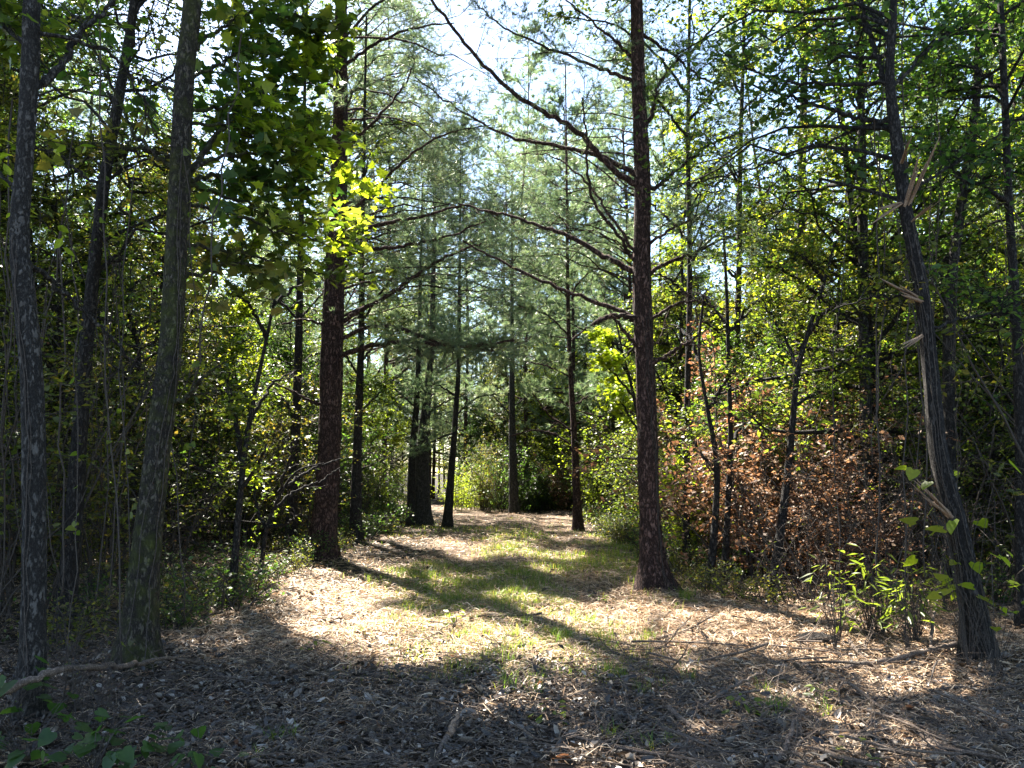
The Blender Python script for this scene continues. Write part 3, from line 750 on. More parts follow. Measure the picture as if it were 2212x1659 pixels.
# ------------------------------------------------------------------ unseen crowns added above the picture to shade the clearing, then boughs and sprays
tall_a = main_tree('forest_tree', 'added tall dark trunk behind the bent sapling, holding an unseen shade crown', 'tree',
    [(1728, 1170, 22), (1726, 900, 20), (1730, 500, 17), (1738, 100, 15), (1740, -60, 14)], 14.6, 'grey_bark', seed=31, top=6, flare=.4, sides=14)  # tree added to bear part of the shading leaf cover
tall_b = main_tree('forest_tree', 'added tall trunk almost hidden straight behind the mossy trunk, holding an unseen shade crown', 'tree',
    [(318, 1160, 30), (340, 900, 27), (384, 500, 24), (404, 100, 20), (410, -60, 18)], 16.5, 'grey_bark', seed=32, top=6, flare=.4, sides=14)  # second added tree, there to hold shading leaves overhead
def shade_canopy():  # adds leaf clumps out of view, set sunward of floor kept in shade
    r = np.random.default_rng(5)
    trees = [pine_r, pine_l, mossy, edge_t, tall_a, tall_b]
    wood = [Buf() for _ in trees]; fol = [Buf() for _ in trees]
    n = 4200
    g = np.column_stack([r.uniform(-7, 7, n), r.uniform(-2, 11, n), np.zeros(n)])
    h = r.uniform(9, 19, n)
    p = g + S * (h / S[2])[:, None]
    u, v = to_uv(p)
    m = (v < -110) & ~opens(p)
    seen = (v > -300)[m]
    p = p[m]
    for i, t in enumerate(trees):
        ax = t['c']
        d = np.stack([np.min(np.linalg.norm(p[:, None, :2] - q['c'][None, ::6, :2], axis=2) + .35 * np.abs(p[:, None, 2] - q['c'][None, ::6, 2]), axis=1) for q in trees], 1)
        sel = (np.argmin(d, 1) == i) & (np.min(d, 1) < 12)
        mine, vis = p[sel], np.repeat(seen[sel], 5)
        if not len(mine): continue
        main = mine[::26]
        high = float(EYE + .72 * t['Y'] + .4)
        lower = np.clip(main[:, 2] - r.uniform(1, 4, len(main)), min(high, ax[-1, 2]), max(high, ax[-1, 2]))
        j = np.argmin(np.abs(ax[None, :, 2] - lower[:, None]), 1)
        tt = np.linspace(0, 1, 9)[None, :, None]
        path = ax[j][:, None] * (1 - tt) + main[:, None] * tt
        path[:, :, 2] += .5 * np.sin(tt[:, :, 0] * np.pi)
        path[:, 1:-1] += r.normal(0, .08, (len(main), 7, 3))
        path = path[np.mean(opens(path.reshape(-1, 3)).reshape(len(path), -1), 1) < .15]; main = path
        tubes(wood[i], path, np.linspace(.03, .008, 9)[None] * np.ones((len(main), 1)), 5)
        k = 5
        tw = curves(np.repeat(mine, k, 0) + r.normal(0, .3, (len(mine) * k, 3)), r.normal(0, 1, (len(mine) * k, 3)) * [1, 1, .5], r.uniform(.3, 1.0, len(mine) * k), 3, r, .2)
        gk = ~opens(tw[:, 1]); tw, vis = tw[gk], vis[gk]
        tubes(wood[i], tw, np.linspace(.006, .002, 3)[None] * np.ones((len(tw), 1)), 3)
        put_leaves(r, fol[i], tw[~vis], 7, .19, DIAM, .5)
        put_leaves(r, fol[i], tw[vis], 9, .11, OVAL, .5)
        part('crown_limbs', wood[i], t['mat'], t['root'], t['off'])
        part('crown', fol[i], 'leaf', t['root'], t['off'])  # made-up shading leaves, hung on the nearest trees
shade_canopy()
pine_b = main_tree('pine_tree', 'pine hidden behind the stout reddish pine, its boughs over the path', 'pine tree',
    [(722, 1150, 28), (724, 900, 24), (730, 600, 20), (740, 300, 15), (744, 60, 11)], 20.5, 'pine_bark', seed=33, top=4, flare=.4, sides=14)
pine_c = main_tree('pine_tree', 'pine hidden behind the tall pine, its boughs spreading over the path', 'pine tree',
    [(1408, 1148, 26), (1400, 900, 22), (1390, 600, 18), (1388, 300, 14), (1384, 60, 10)], 21.0, 'pine_bark', seed=34, top=4, flare=.4, sides=14)
def boughs():
    r = np.random.default_rng(6)
    trees = [pine_l, pine_b, pine_c]
    n = 800
    g = np.column_stack([r.uniform(-4.5, 2.6, n), r.uniform(9.5, 21, n), np.zeros(n)])
    h = r.uniform(5.0, 12, n)
    p = g + S * (h / S[2])[:, None]
    p = p[~opens(p)]
    k = 1300
    sk = np.array([P(a, b, y) for a, b, y in zip(r.uniform(700, 1420, k), r.uniform(-80, 560, k), r.uniform(17, 25, k))])
    gap = 35 * noise3(sk[:, 0] * .9, sk[:, 2] * .9, sk[:, 1] * 0 + 4)
    sk = sk[(gap > -9) & ~(opens(sk) & (r.uniform(0, 1, k) < .88))]
    p = np.vstack([p, sk])
    d = np.stack([np.min(np.linalg.norm(p[:, None] - q['c'][None, ::4], axis=2), axis=1) for q in trees], 1)
    for i, t in enumerate(trees):
        mine = p[(np.argmin(d, 1) == i) & (np.min(d, 1) < 5.5)]
        if not len(mine): continue
        wood, fol = Buf(), Buf()
        ax = t['c']
        j = np.argmin(np.abs(ax[None, :, 2] - (mine[::6, 2] - .8)[:, None]), 1)
        tt = np.linspace(0, 1, 8)[None, :, None]
        path = ax[j][:, None] * (1 - tt) + mine[::6][:, None] * tt
        path[:, :, 2] += .35 * np.sin(tt[:, :, 0] * np.pi); path[:, 1:-1] += r.normal(0, .05, (len(path), 6, 3))
        tubes(wood, path, np.linspace(.028, .008, 8)[None] * np.ones((len(path), 1)), 5)
        k = 8
        tw = curves(np.repeat(mine, k, 0) + r.normal(0, .2, (len(mine) * k, 3)), r.normal(0, 1, (len(mine) * k, 3)) * [1, 1, .4], r.uniform(.25, .9, len(mine) * k), 3, r, .15, .03)
        tw = gaps(r, tw, .9)
        tubes(wood, tw, np.linspace(.006, .003, 3)[None] * np.ones((len(tw), 1)), 3)
        put_needles(r, fol, tw, 4, 8, .18, .0045, .6, True, .3)
        part('crown_limbs', wood, t['mat'], t['root'], t['off'])
        part('crown', fol, 'needle', t['root'], t['off'])
boughs()
grey_h = medium_tree('forest_tree', 'grey trunk half hidden by leaves behind the leaning tree', 'tree',
    [(1872, 1230, 36), (1870, 900, 30), (1866, 650, 27), (1862, 400, 24), (1858, 150, 20), (1850, -20, 18)], 11.5, 'grey_bark',
    [[(1866, 650), (1800, 590), (1740, 560)], [(1866, 640), (1920, 590), (1970, 560)], [(1862, 380), (1800, 320), (1740, 290)], [(1860, 260), (1920, 200), (1980, 180)]], 23, 4, lf=dict(OV, mat='leaf_olive', per=4), n1=22)
def leafy_cover():
    r = np.random.default_rng(8)
    trees = [oak_a, oak_b, tall_a, grey_h, lean, edge_t, slim, tall_b]
    mats = ['leaf', 'leaf_yellow', 'leaf', 'leaf_dark', 'leaf_dark', 'leaf', 'leaf_olive', 'leaf']
    k = 620
    uu = np.where(r.uniform(0, 1, k) < .68, r.uniform(1440, 2260, k), r.uniform(-40, 560, k))
    vv = np.where(uu > 1000, r.uniform(-90, 640, k), r.uniform(-90, 520, k))
    p = np.array([P(a, b, y) for a, b, y in zip(uu, vv, np.where(uu > 1000, r.uniform(8, 16, k), r.uniform(8, 17, k)))])
    p = p[~opens(p) & (noise3(p[:, 0] * .8, p[:, 2] * .8, p[:, 1] * .8) > -.28)]
    d = np.stack([np.min(np.linalg.norm(p[:, None] - q['c'][None, ::5], axis=2), axis=1) for q in trees], 1)
    for i, t in enumerate(trees):
        mine = p[(np.argmin(d, 1) == i) & (np.min(d, 1) < 4.2)]
        if len(mine) < 3: continue
        wood, fol = Buf(), Buf()
        ax = t['c']
        mm = mine[::3]
        j = np.argmin(np.abs(ax[None, :, 2] - (mm[:, 2] - .7)[:, None]), 1)
        tt = np.linspace(0, 1, 8)[None, :, None]
        path = ax[j][:, None] * (1 - tt) + mm[:, None] * tt
        path[:, :, 2] += .25 * np.sin(tt[:, :, 0] * np.pi); path[:, 1:-1] += r.normal(0, .06, (len(path), 6, 3))
        tubes(wood, path, np.linspace(.02, .006, 8)[None] * np.ones((len(path), 1)), 5)
        q = 7
        tw = curves(np.repeat(mine, q, 0) + r.normal(0, .22, (len(mine) * q, 3)), r.normal(0, 1, (len(mine) * q, 3)) * [1, 1, .5], r.uniform(.25, .8, len(mine) * q), 3, r, .2)
        tubes(wood, tw, np.linspace(.005, .002, 3)[None] * np.ones((len(tw), 1)), 3)
        put_leaves(r, fol, tw, 8, (.075, .085, .09, .08, .07, .09, .07, .085)[i], OVAL if i % 3 else DIAM, .6)
        part('spray_twigs', wood, t['mat'], t['root'], t['off'])
        part('spray', fol, mats[i], t['root'], t['off'])
leafy_cover()
crown_up(pine_b, 8, None, True, 30, 1.8, .35)
crown_up(pine_c, 9, None, True, 30, 1.8, .3)
crown_up(pine_l, 3, None, True, 34, 2.2, .55)
crown_up(pine_r, 4, None, True, 20, 2.0, .75)
crown_up(tall_a, 5, None, None, 30, 2.0, .3)
crown_up(tall_b, 6, None, None, 30, 2.0, .3)

# ------------------------------------------------------------------ kinds of tree and shrub that stand many times in the wood
PROTO = []
def proto(name, cat, bufs, sample):
    root = thing(name, 'x', cat, (0, 0, 0))
    ks = [part(n, b, m, root, None, sm) for n, b, m, sm in bufs]
    KIDS[root.name] = [k for k in ks if k]
    return dict(root=root, used=False, sample=sample)

def make_broadleaf(seed, H, zb, R, nl, mat, bark, size, per=5, shape=DIAM, rad=.08, name='forest_tree'):
    r = np.random.default_rng(seed)
    wood, fol = Buf(), Buf()
    lean_ = r.normal(0, .05, 2)
    zz = np.linspace(0, 1, 7)
    tp = np.column_stack([lean_[0] * H * zz + r.normal(0, .1, 7) * zz, lean_[1] * H * zz + r.normal(0, .1, 7) * zz, H * zz - .1 * (zz == 0)])
    c, rr = trunk_buf(wood, tp, rad * (1 - .82 * zz), 10, 30, .06, .4, seed)
    t = r.uniform(zb / H, .97, nl)
    s, _ = along(c[None], np.zeros(nl, int), t)
    a = r.uniform(0, 2 * np.pi, nl)
    d = np.column_stack([np.cos(a), np.sin(a), r.uniform(-.1, .8, nl)])
    L = R * (1.15 - .75 * (t - zb / H) / (1 - zb / H)) * r.uniform(.5, 1.1, nl)
    Lp = curves(s, d, L, 7, r, .18, .0)
    tubes(wood, Lp, np.linspace(1, .25, 7)[None] * (.012 + .012 * L[:, None]), 4)
    n1 = 20
    k = nl * n1
    w = np.repeat(np.arange(nl), n1)
    s1, tg = along(Lp, w, r.uniform(.2, 1, k))
    d1 = tg * .6 + nrm(r.normal(0, 1, (k, 3)) * [1, 1, .6])
    A = curves(s1, d1, .28 * L[w] * r.uniform(.4, 1.2, k) + .1, 4, r, .22, -.02)
    tubes(wood, A, np.linspace(.007, .003, 4)[None] * np.ones((k, 1)), 3)
    q = put_leaves(r, fol, A, per, size, shape, .6, False)
    pr = proto(name, 'tree', [('trunk', wood, bark, True), ('crown', fol, mat, False)], q[r.integers(0, len(q), 80)])
    return pr

def make_pine(seed, H, zb, R, nl, rad=.1, k=11, w=.006, live='needle', n1=12):
    r = np.random.default_rng(seed)
    wood, fol = Buf(), Buf()
    zz = np.linspace(0, 1, 6)
    tp = np.column_stack([r.normal(0, .06, 6) * zz * 3, r.normal(0, .06, 6) * zz * 3, H * zz - .1 * (zz == 0)])
    c, rr = trunk_buf(wood, tp, rad * (1 - .85 * zz), 10, 30, .07, .4, seed)
    t = np.sort(r.uniform(zb / H, .98, nl))
    s, _ = along(c[None], np.zeros(nl, int), t)
    a = r.uniform(0, 2 * np.pi, nl)
    d = np.column_stack([np.cos(a), np.sin(a), r.uniform(-.05, .5, nl)])
    L = R * (1.1 - .8 * (t - zb / H) / (1 - zb / H)) * r.uniform(.6, 1.1, nl)
    Lp = curves(s, d, L, 8, r, .09, .03)
    tubes(wood, Lp, np.linspace(1, .25, 8)[None] * (.008 + .012 * L[:, None]), 4)
    q = nl * n1
    wh = np.repeat(np.arange(nl), n1)
    s1, tg = along(Lp, wh, r.uniform(.3, 1, q))
    A = curves(s1, tg * .7 + nrm(r.normal(0, 1, (q, 3)) * [1, 1, .4]) * .8, .26 * L[wh] * r.uniform(.4, 1.2, q) + .1, 4, r, .15, .04)
    tubes(wood, A, np.linspace(.006, .003, 4)[None] * np.ones((q, 1)), 3)
    put_needles(r, fol, A, 5, k, .19, w, .6, False, .3)
    smp = A[r.integers(0, q, 80), -1]
    return proto('pine_tree', 'pine tree', [('trunk', wood, 'pine_bark', True), ('crown', fol, live, False)], smp)

def make_shrub(seed, name, H, R, ns, n1, per, size, mat, bark='twig', shape=DIAM, bare=False, cat='shrub', arch=.0):
    r = np.random.default_rng(seed)
    wood, fol = Buf(), Buf()
    a = r.uniform(0, 2 * np.pi, ns); rad0 = r.uniform(0, .35 * R, ns)
    s = np.column_stack([np.cos(a) * rad0, np.sin(a) * rad0, np.full(ns, -.05)])
    out = r.uniform(.1, R / H * 1.1, ns)
    d = np.column_stack([np.cos(a) * out, np.sin(a) * out, np.ones(ns)])
    L = H * r.uniform(.55, 1.1, ns)
    Lp = curves(s, d, L, 9, r, .14, -arch)
    tubes(wood, Lp, np.linspace(1, .3, 9)[None] * r.uniform(.006, .017, (ns, 1)), 4)
    k = ns * n1
    w = np.repeat(np.arange(ns), n1)
    s1, tg = along(Lp, w, r.uniform(.12 if not bare else .1, 1, k))
    A = curves(s1, tg * .4 + nrm(r.normal(0, 1, (k, 3))), R * r.uniform(.2, .75, k), 5, r, .22, -.02)
    tubes(wood, A, np.linspace(.005, .002, 5)[None] * np.ones((k, 1)), 3)
    if bare:
        k2 = k * 3
        s2, tg2 = along(A, np.repeat(np.arange(k), 3), r.uniform(.2, 1, k2))
        A2 = curves(s2, tg2 * .6 + nrm(r.normal(0, 1, (k2, 3))), .3 * r.uniform(.3, 1, k2), 3, r, .2)
        tubes(wood, A2, np.linspace(.003, .0015, 3)[None] * np.ones((k2, 1)), 3)
    q = put_leaves(r, fol, A, per, size, shape, .65, False) if per else A[:, -1]
    return proto(name, cat, [('stem', wood, bark, False), ('foliage', fol, mat, False)], q[r.integers(0, len(q), 60)])

dense = [make_pine(215, 22, 3.5, 3.6, 105, k=12, w=.008, n1=15), make_pine(216, 19, 3.0, 3.2, 95, k=12, w=.008, n1=15)]
broad = [make_broadleaf(201, 11, 1.0, 3.0, 66, 'leaf', 'dark_bark', .095, 12), make_broadleaf(202, 14, 2.5, 3.2, 74, 'leaf_dark', 'grey_bark', .095, 12),
         make_broadleaf(203, 9, 1.2, 2.6, 60, 'leaf_olive', 'dark_bark', .085, 12), make_broadleaf(204, 10, 1.5, 2.8, 60, 'leaf_yellow', 'grey_bark', .095, 11)]
small = [make_broadleaf(205, 6.0, .5, 1.9, 60, 'leaf', 'dark_bark', .07, 11, rad=.05, name='understorey_tree'), make_broadleaf(206, 5.2, .4, 1.7, 56, 'leaf_dark', 'dark_bark', .065, 11, rad=.05, name='understorey_tree'),
         make_broadleaf(207, 6.6, .6, 1.8, 60, 'leaf_olive', 'dark_bark', .06, 12, rad=.05, name='understorey_tree'), make_broadleaf(208, 5.4, .5, 1.7, 56, 'leaf_yellow', 'dark_bark', .075, 10, rad=.05, name='understorey_tree')]
pines = [make_pine(211, 17, 2.5, 3.2, 84), make_pine(212, 20, 4.0, 3.4, 90), make_pine(213, 14, 1.5, 2.8, 76), make_pine(214, 15, 1.5, 2.8, 70, k=9)]
shrubs = [make_shrub(221, 'leafy_shrub', 3.4, 1.3, 18, 15, 14, .075, 'leaf'), make_shrub(222, 'leafy_shrub', 2.4, 1.2, 18, 14, 14, .065, 'leaf_dark'),
          make_shrub(223, 'leafy_shrub', 4.2, 1.4, 18, 16, 13, .07, 'leaf_olive'), make_shrub(224, 'leafy_shrub', 3.0, 1.2, 17, 14, 12, .08, 'leaf_yellow')]
bares = [make_shrub(231, 'bare_shrub', 2.0, 1.0, 14, 8, 1, .05, 'leaf_olive', bare=True, arch=.06), make_shrub(232, 'bare_shrub', 2.8, 1.1, 14, 9, 1, .05, 'leaf_brown', bare=True, arch=.03)]
dead = make_shrub(241, 'brown_shrub', 2.7, 1.0, 22, 16, 15, .068, 'leaf_brown')
lows = [make_shrub(251, 'low_shrub', .8, .6, 14, 7, 7, .06, 'leaf_dark', arch=.08), make_shrub(252, 'low_shrub', .6, .5, 12, 7, 7, .055, 'leaf_olive', arch=.08)]

def place(pr, x, y, rz, sc, label, group, free=False, tilt=(0, 0)):
    if not free:
        c, s_ = math.cos(rz), math.sin(rz)
        q = pr['sample'] * sc
        w = np.column_stack([q[:, 0] * c - q[:, 1] * s_ + x, q[:, 0] * s_ + q[:, 1] * c + y, q[:, 2]])
        if opens(w).mean() > .04: return None
    loc = (x, y, float(ground_z(x, y)))
    if not pr['used']:
        pr['used'] = True
        o = pr['root']; o.location = loc; o.rotation_euler = (tilt[0], tilt[1], rz); o.scale = (sc,) * 3
        o['label'] = label
        if group: o['group'] = group
        return o
    return dup(pr['root'], loc, rz, sc, label, group, tilt)

MARKS = [(62, 'grey edge trunk'), (300, 'mossy trunk'), (500, 'forked sapling'), (700, 'stout reddish pine'), (905, 'double trunk'), (1110, 'distant middle trunk'), (1245, 'sunlit far pine'),
         (1408, 'tall pine'), (1550, 'crooked stems'), (1695, 'bent sapling'), (1870, 'grey hidden trunk'), (2060, 'leaning trunk')]
def where_at(p, z=.8):
    u, v = to_uv(np.array([p[0], p[1], z]))
    if u < MARKS[0][0]: return 'left of the grey edge trunk'
    if u > MARKS[-1][0]: return 'right of the leaning trunk'
    for (a, na), (b_, nb) in zip(MARKS, MARKS[1:]):
        if a <= u <= b_: return f'between {na} and {nb}'
def below(p):
    u, v = to_uv(np.array([p[0], p[1], 0.]))
    return 'in front of the ' + min(MARKS, key=lambda m: abs(m[0] - u))[1]
def size_word(sc): return 'short' if sc < .87 else 'tall' if sc > 1.08 else 'middling'
def dist_word(y): return 'near' if y < 14 else 'farther' if y < 22 else 'distant' if y < 34 else 'very distant'

def side_of(x, y):
    return 'left of the path' if x < path_centre(np.array(y)) else 'right of the path'

SM_ = {id(small[0]): 'green', id(small[1]): 'dark green', id(small[2]): 'olive', id(small[3]): 'yellow green'}
BL_ = {id(broad[0]): 'green', id(broad[1]): 'dark green', id(broad[2]): 'olive', id(broad[3]): 'yellow green'}
r = np.random.default_rng(77)
taken = []
def free_spot(x, y, dmin):
    for a, b in taken:
        if (a - x) ** 2 + (b - y) ** 2 < dmin * dmin: return False
    taken.append((x, y)); return True

# dead brown bush by the right hand pine and hand placed shrubs
for (u, v, pr, sc, lb, gp) in [
    (1630, 1255, dead, 1.35, 'tall dead brown shrub glowing in the sun right of the tall pine', None),
    (1575, 1230, dead, .75, 'smaller dead brown shrub behind the two thin dark stems', None),
    (1770, 1262, dead, .7, 'low dead brown shrub in the shade right of the bent sapling', None),
    (1740, 1310, bares[0], .8, 'tangled bare shrub in front of the bent sapling', None),
    (1960, 1330, bares[1], .7, 'tangled leafless brush left of the leaning trunk', None),
    (1735, 1235, dead, 1.15, 'bulky rust coloured dead shrub right behind the bent sapling', None),
    (1610, 1215, dead, 1.4, 'tallest rust coloured dead shrub, behind the straight dark stem', None),
    (1850, 1290, dead, .8, 'low maroon dead shrub left of the narrow leaved plants', None),
    (1690, 1225, dead, 1.1, 'rust coloured dead shrub behind the bent sapling', None),
    (1860, 1275, bares[0], 1.4, 'dark leafless thicket halfway between the bent sapling and the leaning trunk', None),
    (1820, 1235, bares[1], 1.4, 'taller dark leafless thicket behind the halfway thicket on the right', None),
    (1930, 1255, bares[1], 1.3, 'dark leafless thicket behind the narrow leaved plants', None),
    (1760, 1230, bares[0], 1.5, 'dark tangled brush just right of the rust coloured shrub', None),
    (2020, 1270, bares[0], 1.1, 'dark tangled brush close behind the leaning trunk', None)]:
    g = G(u, v); place(pr, g[0], g[1], r.uniform(0, 6), sc, lb, gp, True)

# wood on both sides
n_t = 0
for k in range(9000):
    y = r.uniform(9, 75); x = r.uniform(-.8 * y - 4, .8 * y + 4)
    if y < 33 and -5.4 < x < 4.6: continue
    if 33 <= y < 44 and -9 < x < -1: continue
    if y < 12 and (x > -6.5 and x < 6.5): continue
    if not free_spot(x, y, 1.9 + .012 * y): continue
    isp = r.uniform() < (.45 if y > 22 else .2)
    pr = pines[r.integers(0, 4)] if isp else broad[r.choice(4, p=[.34, .28, .22, .16])]
    
    kd = 'pale needled pine' if isp else f'{BL_[id(pr)]} leafed tree'
    sc = r.uniform(.75, 1.2)
    if place(pr, x, y, r.uniform(0, 6.28), sc, f'{size_word(sc)} {dist_word(y)} {kd} {where_at((x, y))}', f'{kd}s in the wood', False, tuple(r.normal(0, .04, 2))) is None: continue
    n_t += 1
    if n_t > 290: break
# understorey trees leafed down to the ground
n_u = 0
taken3 = []
for k in range(9000):
    y = 8 + 42 * r.uniform() ** 1.3; x = r.uniform(-.75 * y - 2, .75 * y + 2)
    if y < 33:
        if -4.5 < x < 3.7: continue
        if y < 11 and (x < 0 or x < 6): continue
    elif y < 44 and -9 < x < -1.4: continue
    if any((a - x) ** 2 + (b - y) ** 2 < (1.35 + .01 * y) ** 2 for a, b in taken3): continue
    pr = small[r.choice(4, p=[.3, .22, .28, .2] if x > 0 else [.22, .34, .3, .14])]
    if y < 14 and x < 0 and r.uniform() < .5: continue
    if y < 13.5 and 3 < x < 6.5: continue
    sc = r.uniform(.75, 1.25)
    if place(pr, x, y, r.uniform(0, 6.28), sc, f'{size_word(sc)} {dist_word(y)} {SM_[id(pr)]} low branching tree {where_at((x, y))}', f'{SM_[id(pr)]} low branching trees', False, tuple(r.normal(0, .06, 2))) is None: continue
    taken3.append((x, y)); n_u += 1
    if n_u > 290: break

# pines that frame the sky over the path
for (x, y, i, sc) in [(-4.6, 28, 0, 1.0), (4.6, 29, 1, 1.0), (.6, 36, 0, 1.05), (2.6, 33, 1, 1.0), (-2.4, 41, 1, 1.15), (3.9, 40, 0, .95), (-.4, 47, 0, 1.1), (1.6, 43, 1, 1.1), (-6.5, 35, 0, 1.0), (6.8, 35, 1, 1.1), (-5, 47, 1, 1.2), (4.2, 50, 0, 1.1)]:
    place(dense[i], x, y, r.uniform(0, 6.28), sc, f'{dist_word(y)} pale pine framing the bright sky, {where_at((x, y), 4)}', 'pines framing the sky over the path', True)
    taken.append((x, y))

# shrub walls
n_s = 0
taken2 = []
for k in range(6000):
    y = 6 + 34 * r.uniform() ** 1.2; x = r.uniform(-.72 * y - 2, .72 * y + 2)
    if y < 9.5:
        if -4.6 < x < 4.9: continue
    elif 3.2 < x < 6.3 and y < 12.6: continue
    elif y < 31:
        if -3.6 - .5 * (y < 13) < x < 2.9: continue
    elif x < -1.6 and x > -1.6 - (y - 31) * 1.2 - 3: continue
    if any((a - x) ** 2 + (b - y) ** 2 < .95 ** 2 for a, b in taken2): continue
    if (x < 0 and y < 15 and x < -4.4) or (y < 10.5): pr = [bares[0], bares[1], shrubs[2], shrubs[1]][r.choice(4, p=[.36, .36, .14, .14])]
    else: pr = [*shrubs, bares[1], dead][r.choice(6, p=[.3, .2, .22, .16, .07, .05])]
    col = {id(shrubs[0]): 'green', id(shrubs[1]): 'dark green', id(shrubs[2]): 'olive', id(shrubs[3]): 'yellow green', id(bares[0]): 'bare grey', id(bares[1]): 'bare twiggy', id(dead): 'dead brown'}[id(pr)]
    sc = r.uniform(.7, 1.25)
    if place(pr, x, y, r.uniform(0, 6.28), sc, f'{size_word(sc)} {dist_word(y)} {col} shrub {where_at((x, y))}', f'{col} shrubs in the thickets') is None: continue
    taken2.append((x, y)); n_s += 1
    if n_s > 290: break
# end of the path
for k in range(26):
    x, y = r.uniform(-2.5, 6), r.uniform(32, 40)
    place(shrubs[r.integers(0, 4)], x, y, r.uniform(0, 6.28), r.uniform(.6, .95), f'sunlit shrub closing the end of the path {where_at((x, y))}', 'shrubs closing the end of the path')
g = G(215, 1590); place(bares[0], g[0], g[1], 1.0, .3, 'small clump of arching dry stems in the left foreground', None, True)
g = G(120, 1560); place(bares[1], g[0], g[1], 2.0, .3, 'small clump of dry stems at the foot of the grey edge trunk', None, True)
# low growth at the edges
for k in range(120):
    y = r.uniform(7, 28)
    x = (-3.3 - abs(r.normal(0, .7))) if r.uniform() < .5 else (2.5 + (1.9 if y < 9 else 0) + abs(r.normal(0, .6)))
    lsc = r.uniform(.5, 1.1)
    place(lows[r.integers(0, 2)], x, y, r.uniform(0, 6.28), lsc, f'low {"tiny" if lsc < .75 else "bushy"} {dist_word(y)} leafy shrub at the path edge {where_at((x, y), .3)}', 'low shrubs along the path edges')

# ------------------------------------------------------------------ hanging vines
def vine(p0, p1, sag, rad, label, group, r, leafy=0):
    t = np.linspace(0, 1, 14)[:, None]
    path = p0 * (1 - t) + p1 * t
    path += np.sin(t * np.pi) * sag + r.normal(0, .02, path.shape)
    b = Buf(); tubes(b, path, np.full(14, rad), 5)
    off = np.array([p1[0], p1[1], 0])
    root = thing('hanging_vine', label, 'vine', off, group)
    part('stem', b, 'twig', root, off, True)
    if leafy:
        lb = Buf()
        s, tg = along(path[None], np.zeros(leafy, int), r.uniform(0, 1, leafy))
        d, n = leaf_frames(r, leafy, None, .8, .5)
        leaves(lb, s, d, n, .07 * r.uniform(.6, 1.2, leafy), HEART)
        part('foliage', lb, 'leaf', root, off)
for k in range(38):
    left = k < 24
    u = r.uniform(10, 430) if left else r.uniform(1800, 2200)
    Y = r.uniform(5.5, 9.5)
    v0, v1 = r.uniform(-100, 500), r.uniform(800, 1400)
    if not left: Y = r.uniform(7.2, 9.8)
    p0, p1 = P(u + r.normal(0, 60), v0, Y + r.normal(0, .4)), P(u, v1, Y)
    if r.uniform() < .5: p1[2] = float(ground_z(p1[0], p1[1])) - .02
    vine(p0, p1, np.array([r.normal(0, .18), r.normal(0, .1), 0]), r.uniform(.003, .008),
         f'thin vine hanging {where_at(p1, 2)}', 'vines hanging among the trunks', r, 14 if r.uniform() < .4 else 0)

# vines that climb the near trunks
for T, lb, n in ((pine_r, 'the tall pine', 4), (edge_t, 'the grey edge trunk', 2), (mossy, 'the mossy trunk', 2), (lean, 'the leaning trunk', 4)):
    for k in range(n):
        c, rr = T['c'], T['r']
        m0 = np.searchsorted(c[:, 2], .05); m1 = np.searchsorted(c[:, 2], r.uniform(2.0, 4.5))
        jj = np.linspace(m0, m1, 26).astype(int)
        ang = -np.pi / 2 + r.uniform(-.8, .8) + np.cumsum(r.normal(0, .13, 26))
        rad_ = rr[jj] * (1.13 + .5 * np.exp(-(c[jj, 2]) / .3))
        pth = c[jj] + np.column_stack([np.cos(ang) * rad_, np.sin(ang) * rad_, np.zeros(26)])
        b = Buf(); tubes(b, catmull(pth, 60), np.full(60, r.uniform(.0022, .0045)), 5)
        root = thing('climbing_vine', f'thin wavy vine climbing {lb}', 'vine', T['off'], f'vines climbing {lb}')
        part('stem', b, 'twig', root, T['off'], True)

# ------------------------------------------------------------------ forest floor
r = np.random.default_rng(99)
def floor_points(n, v0=1095, v1=1670, u0=-40, u1=2250, power=1.0):
    v = v0 + (v1 - v0) * r.uniform(0, 1, n) ** power
    u = r.uniform(u0, u1, n)
    t = (CY - v) / FPX
    k = -EYE / (sp + cp * t)
    x, y = (u - CX) / FPX * k, k * (cp - sp * t)
    x = x + r.normal(0, .02, n) ; y = y + r.normal(0, .05, n)
    return np.column_stack([x, y, ground_z(x, y)]), u, v

def patch(x, y, s, o):
    return noise3(x * s + o, y * s + o * 2, x * 0 + o)

# pine straw
pt, u, v = floor_points(190000)
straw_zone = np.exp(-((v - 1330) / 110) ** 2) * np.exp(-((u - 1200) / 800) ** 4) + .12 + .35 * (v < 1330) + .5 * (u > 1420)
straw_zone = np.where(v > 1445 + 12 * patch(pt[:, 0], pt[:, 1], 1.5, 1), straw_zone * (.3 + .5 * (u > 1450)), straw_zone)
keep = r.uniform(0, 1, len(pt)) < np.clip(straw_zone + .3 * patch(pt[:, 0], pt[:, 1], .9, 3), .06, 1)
pt = pt[keep]
n = len(pt)
a = r.uniform(0, 2 * np.pi, n)
d = np.column_stack([np.cos(a), np.sin(a), np.abs(r.normal(0, .22, n))])
Ln = r.uniform(.08, .2, n)[:, None]
side = np.column_stack([-np.sin(a), np.cos(a), r.normal(0, .5, n)])
wd = (.001 + .0003 * pt[:, 1:2])
pt[:, 2] += r.uniform(.003, .035, n)
b = Buf()
mid = pt + d * Ln * .5 + np.column_stack([np.zeros(n), np.zeros(n), r.uniform(0, .015, n)])
vv = np.stack([pt - side * wd, pt + side * wd, mid + side * wd, pt + d * Ln * [1, 1, .4], mid - side * wd], 1).reshape(-1, 3)
o = np.arange(n)[:, None] * 5
b.add(vv, np.hstack([o + 4, o + 2, o + 3]), np.hstack([o, o + 1, o + 2, o + 4]))
